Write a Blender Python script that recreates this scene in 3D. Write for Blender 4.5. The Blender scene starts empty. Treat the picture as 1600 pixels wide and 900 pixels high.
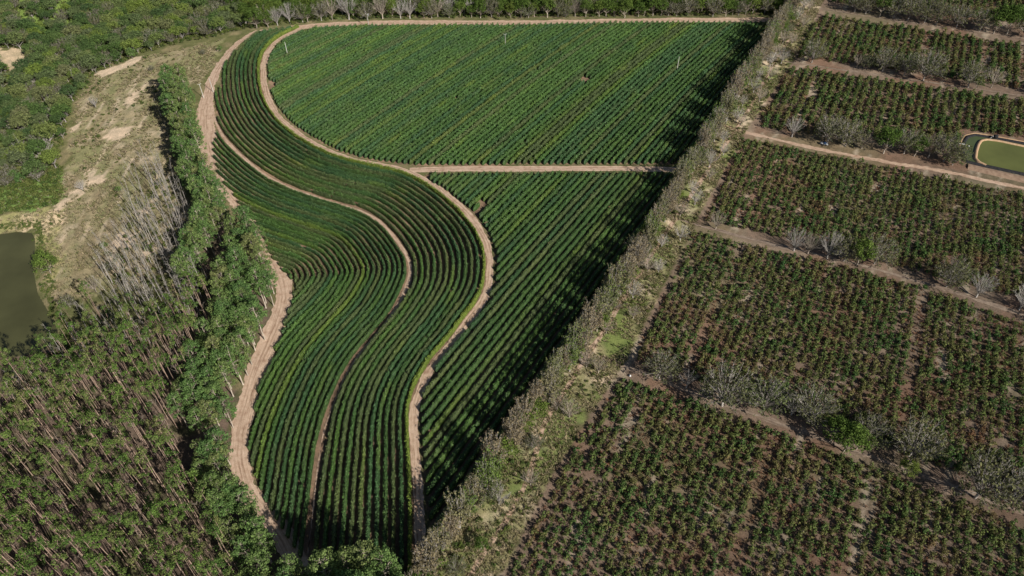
import bpy, math, random
import numpy as np

# ------------------------------------------------------------------ camera, sky, sun
SC = bpy.context.scene
COL = SC.collection
F_PX, PITCH, CAM_H = 1150.0, math.radians(45.0), 260.0
cam = bpy.data.cameras.new('camera')
cam.sensor_width = 36.0
cam.lens = 36.0 * F_PX / 1600.0
cam.clip_start, cam.clip_end = 1.0, 20000.0
cam_ob = bpy.data.objects.new('camera', cam)
COL.objects.link(cam_ob)
cam_ob.location = (0, 0, CAM_H)
cam_ob.rotation_euler = (math.pi / 2 - PITCH, 0, 0)
SC.camera = cam_ob

SUN_EL = math.radians(34.0)
SHADOW = np.array([-0.69, 0.724])            # where shadows fall on the ground
SUN_AZ = math.atan2(-SHADOW[0], -SHADOW[1])
world = bpy.data.worlds.new('World')
SC.world = world
world.use_nodes = True
wn = world.node_tree
bg = wn.nodes['Background']
sky = wn.nodes.new('ShaderNodeTexSky')
sky.sky_type = 'NISHITA'
sky.sun_disc = False
sky.sun_elevation = SUN_EL
sky.sun_rotation = SUN_AZ
sky.altitude = 500
wn.links.new(sky.outputs[0], bg.inputs[0])
bg.inputs[1].default_value = 0.05
sun = bpy.data.lights.new('sun', 'SUN')
sun.energy = 5.0
sun.angle = math.radians(0.53)
sun.color = (1.0, 0.95, 0.86)
sun_ob = bpy.data.objects.new('sun', sun)
COL.objects.link(sun_ob)
from mathutils import Vector
sd = Vector((SHADOW[0] * math.cos(SUN_EL), SHADOW[1] * math.cos(SUN_EL), -math.sin(SUN_EL)))
sun_ob.rotation_euler = sd.to_track_quat('-Z', 'Y').to_euler()
SC.view_settings.view_transform = 'Standard'
SC.view_settings.look = 'None'
SC.view_settings.gamma = 1.0
SC.view_settings.exposure = 0.2
SC.cycles.max_bounces = 6
SC.cycles.transparent_max_bounces = 8

# ------------------------------------------------------------------ small maths
_rt = np.random.default_rng(7).random((256, 256))
def vnoise(x, y, sc, seed=0):
    x = np.asarray(x, float) / sc + seed * 17.31; y = np.asarray(y, float) / sc + seed * 9.77
    xi = np.floor(x).astype(int); yi = np.floor(y).astype(int)
    fx = x - xi; fy = y - yi
    fx = fx * fx * (3 - 2 * fx); fy = fy * fy * (3 - 2 * fy)
    a = _rt[xi & 255, yi & 255]; b = _rt[(xi + 1) & 255, yi & 255]
    c = _rt[xi & 255, (yi + 1) & 255]; d = _rt[(xi + 1) & 255, (yi + 1) & 255]
    return (a * (1 - fx) + b * fx) * (1 - fy) + (c * (1 - fx) + d * fx) * fy
def fbm(x, y, sc, seed=0):
    return 0.55 * vnoise(x, y, sc, seed) + 0.3 * vnoise(x, y, sc / 2.3, seed + 1) + 0.15 * vnoise(x, y, sc / 5.1, seed + 2)
def sstep(a, b, x):
    t = np.clip((np.asarray(x, float) - a) / (b - a), 0, 1)
    return t * t * (3 - 2 * t)

# survey of the place: points read off a plan grid (u across, v down), laid on the terrain
ST, CT = math.sin(PITCH), math.cos(PITCH)
def flat(u, v, h=0.0):
    a = (u - 800.0) / F_PX; b = (v - 450.0) / F_PX
    t = (CAM_H - h) / (ST + CT * b)
    return a * t, t * (CT - ST * b)

LEFT_ROAD = [(482, 41), (440, 46), (397, 50), (370, 67), (350, 92), (337, 112), (330, 132), (324, 155), (320, 175), (321, 200), (323, 222),
             (327, 240), (331, 257), (339, 275), (355, 297), (372, 317), (387, 337), (402, 362), (418, 392), (434, 425), (443, 447), (445, 460),
             (441, 482), (431, 512), (419, 537), (405, 570), (395, 600), (385, 637), (377, 670), (374, 690), (375, 725), (382, 757), (397, 785),
             (422, 810), (443, 838), (463, 880), (485, 930), (510, 990)]
_lr = np.array([flat(*p) for p in LEFT_ROAD])
_o = np.argsort(_lr[:, 1])
_lry, _lrx = _lr[_o, 1], _lr[_o, 0]
POND_PX = [(-120, 372), (0, 361), (28, 357), (56, 359), (61, 370), (61, 392), (58, 412), (62, 436), (66, 455), (82, 482), (100, 508), (104, 530), (85, 548), (30, 560), (-120, 575)]
def base_h(x, y):
    x = np.asarray(x, float); y = np.asarray(y, float)
    d = np.interp(y, _lry, _lrx) - 16.0 - x
    return -13.0 * sstep(0, 110, d) * sstep(60, 180, y)
def inside(x, y, poly):
    x = np.asarray(x, float); y = np.asarray(y, float)
    r = np.zeros(x.shape, bool)
    n = len(poly)
    for i in range(n):
        x1, y1 = poly[i]; x2, y2 = poly[(i + 1) % n]
        if y1 == y2: continue
        c = ((y1 > y) != (y2 > y)) & (x < (x2 - x1) * (y - y1) / (y2 - y1) + x1)
        r ^= c
    return r
def plan(u, v):
    h = 0.0
    for _ in range(12):
        x, y = flat(u, v, h)
        h = float(base_h(x, y))
    return x, y
def plan_poly(pts): return [plan(*p) for p in pts]
POND = plan_poly(POND_PX)
_pc = np.array(POND).mean(0)
def seg_dist(x, y, poly, closed=True):
    x = np.asarray(x, float); y = np.asarray(y, float)
    d = np.full(x.shape, 1e9)
    n = len(poly)
    for i in range(n if closed else n - 1):
        ax, ay = poly[i]; bx, by = poly[(i + 1) % n]
        vx, vy = bx - ax, by - ay
        L = vx * vx + vy * vy + 1e-9
        t = np.clip(((x - ax) * vx + (y - ay) * vy) / L, 0, 1)
        d = np.minimum(d, np.hypot(x - ax - t * vx, y - ay - t * vy))
    return d
def height(x, y):
    x = np.asarray(x, float); y = np.asarray(y, float)
    h = base_h(x, y)
    und = (fbm(x, y, 60, 3) - 0.5) * 3.0 * sstep(-2, -10, h)
    d = seg_dist(x, y, POND)
    ins = inside(x, y, POND)
    und = und * np.where(ins, 0, sstep(2, 30, d))
    return h + und - np.where(ins, 1.6 * sstep(0, 6, d), 0)
def hz(x, y): return float(height(np.array([x]), np.array([y]))[0])

def smooth_curve(P, step=1.0, sig=4.0):
    P = np.asarray(P, float)
    s = np.r_[0, np.cumsum(np.hypot(*np.diff(P, axis=0).T))]
    n = max(3, int(s[-1] / step) + 1)
    q = np.linspace(0, s[-1], n)
    X = np.stack([np.interp(q, s, P[:, 0]), np.interp(q, s, P[:, 1])], 1)
    if sig > 0:
        k = int(3 * sig / step); w = np.exp(-0.5 * (np.arange(-k, k + 1) * step / sig) ** 2); w /= w.sum()
        lo = 2 * X[0] - X[k:0:-1]; hi = 2 * X[-1] - X[-2:-k - 2:-1]
        if len(lo) == k and len(hi) == k:
            Y = np.vstack([lo, X, hi])
            X = np.stack([np.convolve(Y[:, 0], w, 'valid'), np.convolve(Y[:, 1], w, 'valid')], 1)
    return X
def tangents(P):
    t = np.gradient(P, axis=0)
    return t / (np.hypot(t[:, 0], t[:, 1])[:, None] + 1e-9)
def ordinal(n):
    if 10 <= n % 100 <= 20: s = 'th'
    else: s = {1: 'st', 2: 'nd', 3: 'rd'}.get(n % 10, 'th')
    words = ['', 'first', 'second', 'third', 'fourth', 'fifth', 'sixth', 'seventh', 'eighth', 'ninth', 'tenth', 'eleventh', 'twelfth']
    return words[n] if n < len(words) else '%d%s' % (n, s)

# ------------------------------------------------------------------ mesh helpers
def mesh_from(name, V, Q, mat, tint=None, col=None, smooth=False):
    V = np.asarray(V, np.float32); Q = np.asarray(Q, np.int32)
    me = bpy.data.meshes.new(name)
    me.vertices.add(len(V)); me.vertices.foreach_set('co', V.ravel())
    k = Q.shape[1]
    me.loops.add(Q.size); me.loops.foreach_set('vertex_index', Q.ravel())
    me.polygons.add(len(Q))
    me.polygons.foreach_set('loop_start', np.arange(0, Q.size, k, dtype=np.int32))
    if smooth: me.polygons.foreach_set('use_smooth', np.ones(len(Q), bool))
    if tint is not None:
        a = me.attributes.new('tint', 'FLOAT', 'FACE'); a.data.foreach_set('value', np.asarray(tint, np.float32))
    if col is not None:
        a = me.attributes.new('col', 'FLOAT_COLOR', 'FACE')
        a.data.foreach_set('color', np.c_[col, np.ones(len(col))].astype(np.float32).ravel())
    me.update()
    me.validate()
    if mat: me.materials.append(mat)
    return me
def link(name, data, parent=None, label=None, cat=None, group=None, kind=None, loc=None):
    o = bpy.data.objects.new(name, data)
    COL.objects.link(o)
    if parent: o.parent = parent
    if loc is not None: o.location = loc
    if label: o['label'] = label
    if cat: o['category'] = cat
    if group: o['group'] = group
    if kind: o['kind'] = kind
    return o
class Geo:
    def __init__(s): s.V = []; s.Q = []; s.T = []; s.n = 0
    def add(s, V, Q, t=None):
        V = np.asarray(V, float).reshape(-1, 3); Q = np.asarray(Q, int).reshape(-1, 4)
        s.V.append(V); s.Q.append(Q + s.n); s.n += len(V)
        s.T.append(np.full(len(Q), 0.5) if t is None else np.broadcast_to(np.asarray(t, float), (len(Q),)).copy())
    def tube(s, P, R, sides=4, t=0.5):
        P = np.asarray(P, float); R = np.asarray(R, float)
        d = np.gradient(P, axis=0); d /= np.linalg.norm(d, axis=1)[:, None] + 1e-9
        ref = np.where(np.abs(d[:, 2:3]) > 0.9, [[1.0, 0, 0]], [[0, 0, 1.0]])
        a = np.cross(d, ref); a /= np.linalg.norm(a, axis=1)[:, None] + 1e-9
        b = np.cross(d, a)
        an = np.arange(sides) * 2 * math.pi / sides
        V = P[:, None] + R[:, None, None] * (np.cos(an)[None, :, None] * a[:, None] + np.sin(an)[None, :, None] * b[:, None])
        n = len(P); i = np.arange(n - 1)[:, None] * sides; j = np.arange(sides)[None]; j2 = (j + 1) % sides
        Q = np.stack([i + j, i + j2, i + sides + j2, i + sides + j], -1).reshape(-1, 4)
        s.add(V.reshape(-1, 3), Q, t)
    def box(s, c, d, t=0.5, rz=0.0):
        c = np.asarray(c, float); d = np.asarray(d, float) / 2
        v = np.array([(x, y, z) for z in (-1, 1) for y in (-1, 1) for x in (-1, 1)], float) * d
        cr, sr = math.cos(rz), math.sin(rz)
        v = np.c_[v[:, 0] * cr - v[:, 1] * sr, v[:, 0] * sr + v[:, 1] * cr, v[:, 2]] + c
        s.add(v, [(0, 2, 3, 1), (4, 5, 7, 6), (0, 1, 5, 4), (2, 6, 7, 3), (0, 4, 6, 2), (1, 3, 7, 5)], t)
    def leaves(s, C, N, size, rng, tint=None, rnd=0.8, asp=0.6):
        n = len(C)
        N = N / (np.linalg.norm(N, axis=1)[:, None] + 1e-9) + rng.normal(0, rnd, (n, 3))
        N /= np.linalg.norm(N, axis=1)[:, None] + 1e-9
        a = np.cross(N, rng.normal(0, 1, (n, 3))); a /= np.linalg.norm(a, axis=1)[:, None] + 1e-9
        b = np.cross(N, a)
        sz = (size * rng.uniform(0.6, 1.3, n))[:, None]
        V = np.stack([C - a * sz * 0.5, C + b * sz * 0.5 * asp, C + a * sz * 0.5, C - b * sz * 0.5 * asp], 1).reshape(-1, 3)
        s.add(V, np.arange(4 * n).reshape(-1, 4), rng.random(n) if tint is None else tint)
    def mesh(s, name, mat, smooth=False):
        return mesh_from(name, np.vstack(s.V), np.vstack(s.Q), mat, np.concatenate(s.T), smooth=smooth)

# ------------------------------------------------------------------ materials
def new_mat(name):
    m = bpy.data.materials.new(name); m.use_nodes = True
    nt = m.node_tree
    for n in list(nt.nodes): nt.nodes.remove(n)
    out = nt.nodes.new('ShaderNodeOutputMaterial')
    return m, nt, out
def N(nt, typ, **kw):
    n = nt.nodes.new(typ)
    for k, v in kw.items(): setattr(n, k, v)
    return n
def ramp(nt, stops):
    r = nt.nodes.new('ShaderNodeValToRGB')
    els = r.color_ramp.elements
    while len(els) < len(stops): els.new(0.5)
    for e, (p, c) in zip(els, stops):
        e.position = p; e.color = (*c, 1)
    return r
def mul(nt, a, b, fac=1.0, mode='MULTIPLY'):
    m = N(nt, 'ShaderNodeMix', data_type='RGBA', blend_type=mode)
    m.inputs[0].default_value = fac
    nt.links.new(a, m.inputs[6]); nt.links.new(b, m.inputs[7])
    return m.outputs[2]
def leaf_mat(name, stops, dark=(0.45, 0.45, 0.5), light=(1.5, 1.45, 1.3), transl=0.3, spatial=0.0):
    m, nt, out = new_mat(name)
    oi = N(nt, 'ShaderNodeObjectInfo')
    r = ramp(nt, stops); fac = oi.outputs['Random']
    if spatial:
        nz = N(nt, 'ShaderNodeTexNoise'); nz.inputs['Scale'].default_value = spatial; nz.inputs['Detail'].default_value = 3
        nt.links.new(oi.outputs['Location'], nz.inputs['Vector'])
        m1 = N(nt, 'ShaderNodeMath', operation='MULTIPLY_ADD'); m1.inputs[1].default_value = 1.7; m1.inputs[2].default_value = -0.52
        nt.links.new(nz.outputs[0], m1.inputs[0])
        m2 = N(nt, 'ShaderNodeMath', operation='MULTIPLY_ADD'); m2.inputs[1].default_value = 0.38
        nt.links.new(oi.outputs['Random'], m2.inputs[0]); nt.links.new(m1.outputs[0], m2.inputs[2])
        fac = m2.outputs[0]
    nt.links.new(fac, r.inputs[0])
    at = N(nt, 'ShaderNodeAttribute', attribute_name='tint')
    r2 = ramp(nt, [(0.0, dark), (1.0, light)]); nt.links.new(at.outputs['Fac'], r2.inputs[0])
    c = mul(nt, r.outputs[0], r2.outputs[0])
    d = N(nt, 'ShaderNodeBsdfDiffuse'); t = N(nt, 'ShaderNodeBsdfTranslucent')
    nt.links.new(c, d.inputs[0]); nt.links.new(c, t.inputs[0])
    mx = N(nt, 'ShaderNodeMixShader'); mx.inputs[0].default_value = transl
    nt.links.new(d.outputs[0], mx.inputs[1]); nt.links.new(t.outputs[0], mx.inputs[2])
    nt.links.new(mx.outputs[0], out.inputs[0])
    return m
def plain_mat(name, c1, c2, scale=1.0, rough=0.9, rnd=0.25):
    m, nt, out = new_mat(name)
    g = N(nt, 'ShaderNodeNewGeometry')
    nz = N(nt, 'ShaderNodeTexNoise'); nz.inputs['Scale'].default_value = scale; nz.inputs['Detail'].default_value = 4
    nt.links.new(g.outputs['Position'], nz.inputs['Vector'])
    r = ramp(nt, [(0.3, c1), (0.7, c2)]); nt.links.new(nz.outputs[0], r.inputs[0])
    oi = N(nt, 'ShaderNodeObjectInfo')
    r2 = ramp(nt, [(0, (1 - rnd,) * 3), (1, (1 + rnd,) * 3)]); nt.links.new(oi.outputs['Random'], r2.inputs[0])
    c = mul(nt, r.outputs[0], r2.outputs[0])
    p = N(nt, 'ShaderNodeBsdfPrincipled')
    nt.links.new(c, p.inputs['Base Color']); p.inputs['Roughness'].default_value = rough
    p.inputs['Specular IOR Level'].default_value = 0.15
    nt.links.new(p.outputs[0], out.inputs[0])
    return m
def water_mat(name, c, rough=0.08):
    m, nt, out = new_mat(name)
    g = N(nt, 'ShaderNodeNewGeometry')
    nz = N(nt, 'ShaderNodeTexNoise'); nz.inputs['Scale'].default_value = 0.05; nz.inputs['Detail'].default_value = 5
    nt.links.new(g.outputs['Position'], nz.inputs['Vector'])
    r = ramp(nt, [(0.3, tuple(x * 0.8 for x in c)), (0.7, tuple(x * 1.2 for x in c))]); nt.links.new(nz.outputs[0], r.inputs[0])
    n2 = N(nt, 'ShaderNodeTexNoise'); n2.inputs['Scale'].default_value = 1.3; n2.inputs['Detail'].default_value = 3
    nt.links.new(g.outputs['Position'], n2.inputs['Vector'])
    b = N(nt, 'ShaderNodeBump'); b.inputs['Strength'].default_value = 0.12; b.inputs['Distance'].default_value = 0.1
    nt.links.new(n2.outputs[0], b.inputs['Height'])
    p = N(nt, 'ShaderNodeBsdfPrincipled'); p.inputs['Roughness'].default_value = rough; p.inputs['IOR'].default_value = 1.33
    nt.links.new(r.outputs[0], p.inputs['Base Color']); nt.links.new(b.outputs[0], p.inputs['Normal'])
    nt.links.new(p.outputs[0], out.inputs[0])
    return m
def ground_mat(name):
    m, nt, out = new_mat(name)
    at = N(nt, 'ShaderNodeAttribute', attribute_name='gcol')
    g = N(nt, 'ShaderNodeNewGeometry')
    c = at.outputs['Color']
    for sc, lo, hi in ((1.6, (0.62, 0.63, 0.6), (1.38, 1.36, 1.34)), (0.22, (0.72, 0.76, 0.74), (1.28, 1.24, 1.22)), (6.0, (0.7, 0.7, 0.7), (1.3, 1.3, 1.3))):
        nz = N(nt, 'ShaderNodeTexNoise'); nz.inputs['Scale'].default_value = sc; nz.inputs['Detail'].default_value = 5
        nz.inputs['Roughness'].default_value = 0.65
        nt.links.new(g.outputs['Position'], nz.inputs['Vector'])
        r = ramp(nt, [(0.3, lo), (0.7, hi)]); nt.links.new(nz.outputs[0], r.inputs[0])
        c = mul(nt, c, r.outputs[0])
    d = N(nt, 'ShaderNodeBsdfDiffuse'); nt.links.new(c, d.inputs[0]); d.inputs[1].default_value = 1.0
    nt.links.new(d.outputs[0], out.inputs[0])
    return m
def track_mat(name, c1, c2, c3):
    m, nt, out = new_mat(name)
    g = N(nt, 'ShaderNodeNewGeometry')
    uv = N(nt, 'ShaderNodeAttribute', attribute_name='along')
    nz = N(nt, 'ShaderNodeTexNoise'); nz.inputs['Scale'].default_value = 0.35; nz.inputs['Detail'].default_value = 6; nz.inputs['Roughness'].default_value = 0.6
    nt.links.new(g.outputs['Position'], nz.inputs['Vector'])
    r = ramp(nt, [(0.28, c3), (0.45, c1), (0.72, c2)]); nt.links.new(nz.outputs[0], r.inputs[0])
    mp = N(nt, 'ShaderNodeMapping'); mp.inputs['Scale'].default_value = (1.6, 0.06, 1)
    nt.links.new(uv.outputs['Vector'], mp.inputs[0])
    n2 = N(nt, 'ShaderNodeTexNoise'); n2.inputs['Scale'].default_value = 1.0; n2.inputs['Detail'].default_value = 4
    nt.links.new(mp.outputs[0], n2.inputs['Vector'])
    r2 = ramp(nt, [(0.32, (0.72, 0.68, 0.66)), (0.5, (1, 1, 1)), (0.75, (1.12, 1.12, 1.12))]); nt.links.new(n2.outputs[0], r2.inputs[0])
    c = mul(nt, r.outputs[0], r2.outputs[0])
    n3 = N(nt, 'ShaderNodeTexNoise'); n3.inputs['Scale'].default_value = 2.5; n3.inputs['Detail'].default_value = 4
    nt.links.new(g.outputs['Position'], n3.inputs['Vector'])
    r3 = ramp(nt, [(0.3, (0.8, 0.78, 0.76)), (0.6, (1.08, 1.08, 1.08))]); nt.links.new(n3.outputs[0], r3.inputs[0])
    c = mul(nt, c, r3.outputs[0])
    sx = N(nt, 'ShaderNodeSeparateXYZ'); nt.links.new(uv.outputs['Vector'], sx.inputs[0])
    wob = N(nt, 'ShaderNodeTexNoise'); wob.inputs['Scale'].default_value = 0.12; nt.links.new(g.outputs['Position'], wob.inputs['Vector'])
    ad = N(nt, 'ShaderNodeMath', operation='MULTIPLY_ADD'); ad.inputs[1].default_value = 1.6; nt.links.new(wob.outputs[0], ad.inputs[0]); nt.links.new(sx.outputs[0], ad.inputs[2])
    a1 = N(nt, 'ShaderNodeMath', operation='SUBTRACT'); a1.inputs[1].default_value = 0.8; nt.links.new(ad.outputs[0], a1.inputs[0])
    a2 = N(nt, 'ShaderNodeMath', operation='ABSOLUTE'); nt.links.new(a1.outputs[0], a2.inputs[0])
    a3 = N(nt, 'ShaderNodeMath', operation='SUBTRACT'); a3.inputs[1].default_value = 0.8; nt.links.new(a2.outputs[0], a3.inputs[0])
    a4 = N(nt, 'ShaderNodeMath', operation='ABSOLUTE'); nt.links.new(a3.outputs[0], a4.inputs[0])
    rr = ramp(nt, [(0.0, (0.70, 0.66, 0.62)), (0.28, (0.78, 0.75, 0.72)), (0.42, (1.05, 1.05, 1.05))]); nt.links.new(a4.outputs[0], rr.inputs[0])
    n5 = N(nt, 'ShaderNodeTexNoise'); n5.inputs['Scale'].default_value = 0.09; n5.inputs['Detail'].default_value = 3; nt.links.new(g.outputs['Position'], n5.inputs['Vector'])
    r5 = ramp(nt, [(0.4, (0, 0, 0)), (0.6, (1, 1, 1))]); nt.links.new(n5.outputs[0], r5.inputs[0])
    mxr = N(nt, 'ShaderNodeMix', data_type='RGBA', blend_type='MULTIPLY'); nt.links.new(r5.outputs[0], mxr.inputs[0]); nt.links.new(c, mxr.inputs[6]); nt.links.new(rr.outputs[0], mxr.inputs[7])
    c = mxr.outputs[2]
    d = N(nt, 'ShaderNodeBsdfDiffuse'); nt.links.new(c, d.inputs[0])
    nt.links.new(d.outputs[0], out.inputs[0])
    return m
def hedge_mat(name):
    m, nt, out = new_mat(name)
    at = N(nt, 'ShaderNodeAttribute', attribute_name='col')
    g = N(nt, 'ShaderNodeNewGeometry')
    nz = N(nt, 'ShaderNodeTexNoise'); nz.inputs['Scale'].default_value = 2.2; nz.inputs['Detail'].default_value = 5; nz.inputs['Roughness'].default_value = 0.7
    nt.links.new(g.outputs['Position'], nz.inputs['Vector'])
    r = ramp(nt, [(0.3, (0.62, 0.62, 0.66)), (0.7, (1.38, 1.38, 1.3))]); nt.links.new(nz.outputs[0], r.inputs[0])
    c = mul(nt, at.outputs['Color'], r.outputs[0])
    n2 = N(nt, 'ShaderNodeTexNoise'); n2.inputs['Scale'].default_value = 0.05; n2.inputs['Detail'].default_value = 4
    nt.links.new(g.outputs['Position'], n2.inputs['Vector'])
    rr = ramp(nt, [(0.3, (0.86, 0.90, 0.96)), (0.5, (1, 1, 1)), (0.7, (1.14, 1.06, 1.0))]); nt.links.new(n2.outputs[0], rr.inputs[0])
    c = mul(nt, c, rr.outputs[0])
    d = N(nt, 'ShaderNodeBsdfPrincipled'); d.inputs['Roughness'].default_value = 0.55; d.inputs['Specular IOR Level'].default_value = 0.25
    t = N(nt, 'ShaderNodeBsdfTranslucent')
    nt.links.new(c, d.inputs['Base Color']); nt.links.new(c, t.inputs[0])
    mx = N(nt, 'ShaderNodeMixShader'); mx.inputs[0].default_value = 0.15
    nt.links.new(d.outputs[0], mx.inputs[1]); nt.links.new(t.outputs[0], mx.inputs[2])
    nt.links.new(mx.outputs[0], out.inputs[0])
    return m

M = {}
M['ground'] = ground_mat('mixed_ground')
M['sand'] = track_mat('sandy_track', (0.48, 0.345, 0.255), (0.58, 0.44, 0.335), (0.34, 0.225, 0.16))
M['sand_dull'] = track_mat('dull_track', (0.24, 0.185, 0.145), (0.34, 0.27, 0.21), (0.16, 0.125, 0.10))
M['hedge'] = hedge_mat('coffee_hedge')
M['pond'] = water_mat('pond_water', (0.074, 0.074, 0.032), .12)
M['tank'] = water_mat('green_water', (0.105, 0.115, 0.034), 0.15)
M['tank_dark'] = water_mat('dark_green_water', (0.062, 0.080, 0.032), 0.2)
M['liner'] = plain_mat('black_liner', (0.02, 0.02, 0.024), (0.05, 0.05, 0.052), 1.0, 0.85)
M['berm'] = plain_mat('orange_berm', (0.40, 0.25, 0.14), (0.55, 0.38, 0.24), 0.8)
M['earth'] = plain_mat('red_earth', (0.20, 0.13, 0.09), (0.34, 0.24, 0.17), 0.5)
M['bark_pale'] = plain_mat('bark_pale', (0.30, 0.25, 0.20), (0.46, 0.40, 0.33), 0.8)
M['bark_grey'] = plain_mat('bark_grey', (0.25, 0.225, 0.20), (0.43, 0.395, 0.36), 0.8)
M['bark_pink'] = plain_mat('bark_pink', (0.21, 0.145, 0.11), (0.37, 0.27, 0.21), 0.5, rnd=.45)
M['bark_white'] = plain_mat('bark_white', (0.36, 0.33, 0.30), (0.54, 0.50, 0.46), 0.8)
M['bark_brown'] = plain_mat('bark_brown', (0.24, 0.195, 0.16), (0.38, 0.325, 0.27), 0.8)
M['euc'] = leaf_mat('eucalyptus_leaf', [(0, (0.089, 0.158, 0.043)), (0.4, (0.119, 0.198, 0.048)), (0.8, (0.155, 0.218, 0.066)), (1, (0.179, 0.198, 0.076))])
M['euc_full'] = leaf_mat('eucalyptus_leaf_fresh', [(0, (0.112, 0.204, 0.071)), (0.4, (0.141, 0.235, 0.078)), (0.8, (0.188, 0.259, 0.092)), (1, (0.212, 0.235, 0.100))])
M['forest'] = leaf_mat('forest_leaf', [(0, (0.075, 0.125, 0.054)), (0.25, (0.106, 0.175, 0.054)), (0.5, (0.150, 0.188, 0.096)), (0.75, (0.188, 0.263, 0.060)), (1, (0.200, 0.213, 0.114))])
M['bright'] = leaf_mat('bright_leaf', [(0, (0.085, 0.144, 0.036)), (0.6, (0.118, 0.181, 0.044)), (1, (0.158, 0.207, 0.051))])
M['olive'] = leaf_mat('olive_leaf', [(0, (0.129, 0.141, 0.072)), (0.5, (0.164, 0.167, 0.086)), (1, (0.147, 0.184, 0.077))])
M['beltleaf'] = leaf_mat('belt_leaf', [(0, (0.150, 0.200, 0.060)), (0.25, (0.250, 0.210, 0.140)), (0.7, (0.270, 0.225, 0.155)), (0.85, (0.170, 0.210, 0.075)), (1, (0.140, 0.215, 0.055))])
M['coffee'] = leaf_mat('coffee_leaf', [(0, (0.061, 0.127, 0.048)), (0.3, (0.086, 0.151, 0.050)), (0.55, (0.141, 0.176, 0.062)), (0.78, (0.177, 0.170, 0.074)), (0.93, (0.201, 0.151, 0.082)), (1, (0.213, 0.127, 0.078))], spatial=0.06)
M['shrub'] = leaf_mat('shrub_leaf', [(0, (0.078, 0.127, 0.039)), (0.5, (0.133, 0.173, 0.048)), (1, (0.180, 0.203, 0.075))])
M['dry'] = leaf_mat('dry_grass', [(0, (0.20, 0.195, 0.095)), (0.4, (0.29, 0.25, 0.155)), (0.7, (0.40, 0.335, 0.235)), (1, (0.19, 0.22, 0.085))])
M['dryred'] = leaf_mat('dry_weed', [(0, (0.150, 0.150, 0.070)), (0.35, (0.210, 0.155, 0.100)), (0.65, (0.235, 0.120, 0.080)), (1, (0.250, 0.200, 0.135))], spatial=0.05)
M['concrete'] = plain_mat('concrete', (0.5, 0.48, 0.44), (0.62, 0.6, 0.56), 1.0)
M['steel'] = plain_mat('grey_steel', (0.3, 0.31, 0.32), (0.42, 0.43, 0.44), 2.0, 0.45)
M['blue'] = plain_mat('blue_plastic', (0.10, 0.20, 0.42), (0.16, 0.28, 0.5), 2.0, 0.4)
M['white'] = plain_mat('white_sheet', (0.62, 0.62, 0.62), (0.75, 0.75, 0.74), 1.0, 0.6)
M['tyre'] = plain_mat('black_rubber', (0.015, 0.015, 0.016), (0.03, 0.03, 0.03), 2.0, 0.8)

# ------------------------------------------------------------------ zones of the ground
T_PX = [(482, 40), (465, 47), (450, 54), (430, 66), (416, 84), (411, 105), (412.5, 130), (417, 150), (427, 170), (442, 190), (460, 205), (482, 220),
        (500, 230), (525, 241), (555, 250), (590, 257.5), (620, 262.5), (645, 271), (670, 285), (695, 302), (715, 320), (732, 336), (747, 355), (758, 374),
        (765, 394), (767, 415), (766, 440), (761, 458), (752, 475), (732, 502), (707, 535), (682, 562), (665, 590), (652, 615), (647, 642), (647, 670),
        (649, 690), (651, 720), (652, 750), (654, 785), (655, 825), (655, 862), (655, 897), (656, 960), (658, 1040)]
I_PX = [(333, 176), (339, 196), (350, 215), (362, 230), (400, 264), (425, 281), (460, 297), (500, 310), (540, 322), (570, 332), (595, 347), (612, 365), (628, 386),
        (640, 405), (644, 424), (637, 446), (622, 477), (607, 500), (590, 520), (570, 542), (552, 565), (537, 590), (525, 620), (515, 645), (507, 670),
        (502, 690), (497, 725), (494, 757), (490, 787), (486, 825), (482, 855), (478, 910), (474, 980)]
C_LEFT = [(455, 44), (397, 52), (374, 75), (356, 96), (349, 110), (346, 128), (344, 141), (335, 148), (336, 172), (340, 215), (334, 224), (333, 240), (340, 270), (347, 283),
          (369, 311), (375, 330), (398, 347), (413, 375), (422, 402), (433, 413), (448, 432), (463, 447), (461, 458), (454, 486), (445, 502), (440, 530),
          (422, 570), (406, 600), (402, 625), (398, 659), (387, 685), (390, 708), (396, 741), (405, 757), (414, 784), (432, 814), (452, 845), (472, 880), (500, 960)]
BELT_L = [(1240, -5), (1205, 50), (1052, 288), (940, 472), (800, 668), (685, 842), (610, 960)]
BELT_R = [(1290, -5), (1275, 25), (1240, 95), (1165, 205), (1085, 350), (980, 560), (870, 730), (790, 885), (725, 1000)]
T_C = smooth_curve([flat(*p) for p in T_PX], 1.0, 5)
I_C = smooth_curve([flat(*p) for p in I_PX], 1.0, 5)
L_C = smooth_curve([flat(*p) for p in LEFT_ROAD], 1.0, 5)
P_C = [flat(*p) for p in C_LEFT] + [tuple(p) for p in T_C[::-3] if p[1] > 60]
A_POLY = [flat(*p) for p in [(492, 45), (455, 58), (437, 70), (423, 87), (418, 105), (420, 130), (424, 148), (434, 168), (450, 187), (468, 202), (490, 216), (530, 237),
          (560, 246), (595, 253), (650, 259), (850, 258), (1068, 257), (1205, 50), (1213, 38), (1000, 37), (800, 41), (560, 42)]]
B_POLY = [flat(*p) for p in [(655, 274), (700, 300), (722, 318), (742, 335), (757, 355), (768, 375), (775, 395), (776, 420), (775, 442), (764, 470), (742, 502), (716, 535), (692, 562),
          (675, 590), (662, 615), (657, 645), (660, 690), (664, 740), (668, 790), (676, 838), (800, 668), (940, 472), (1060, 272)]]
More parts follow.
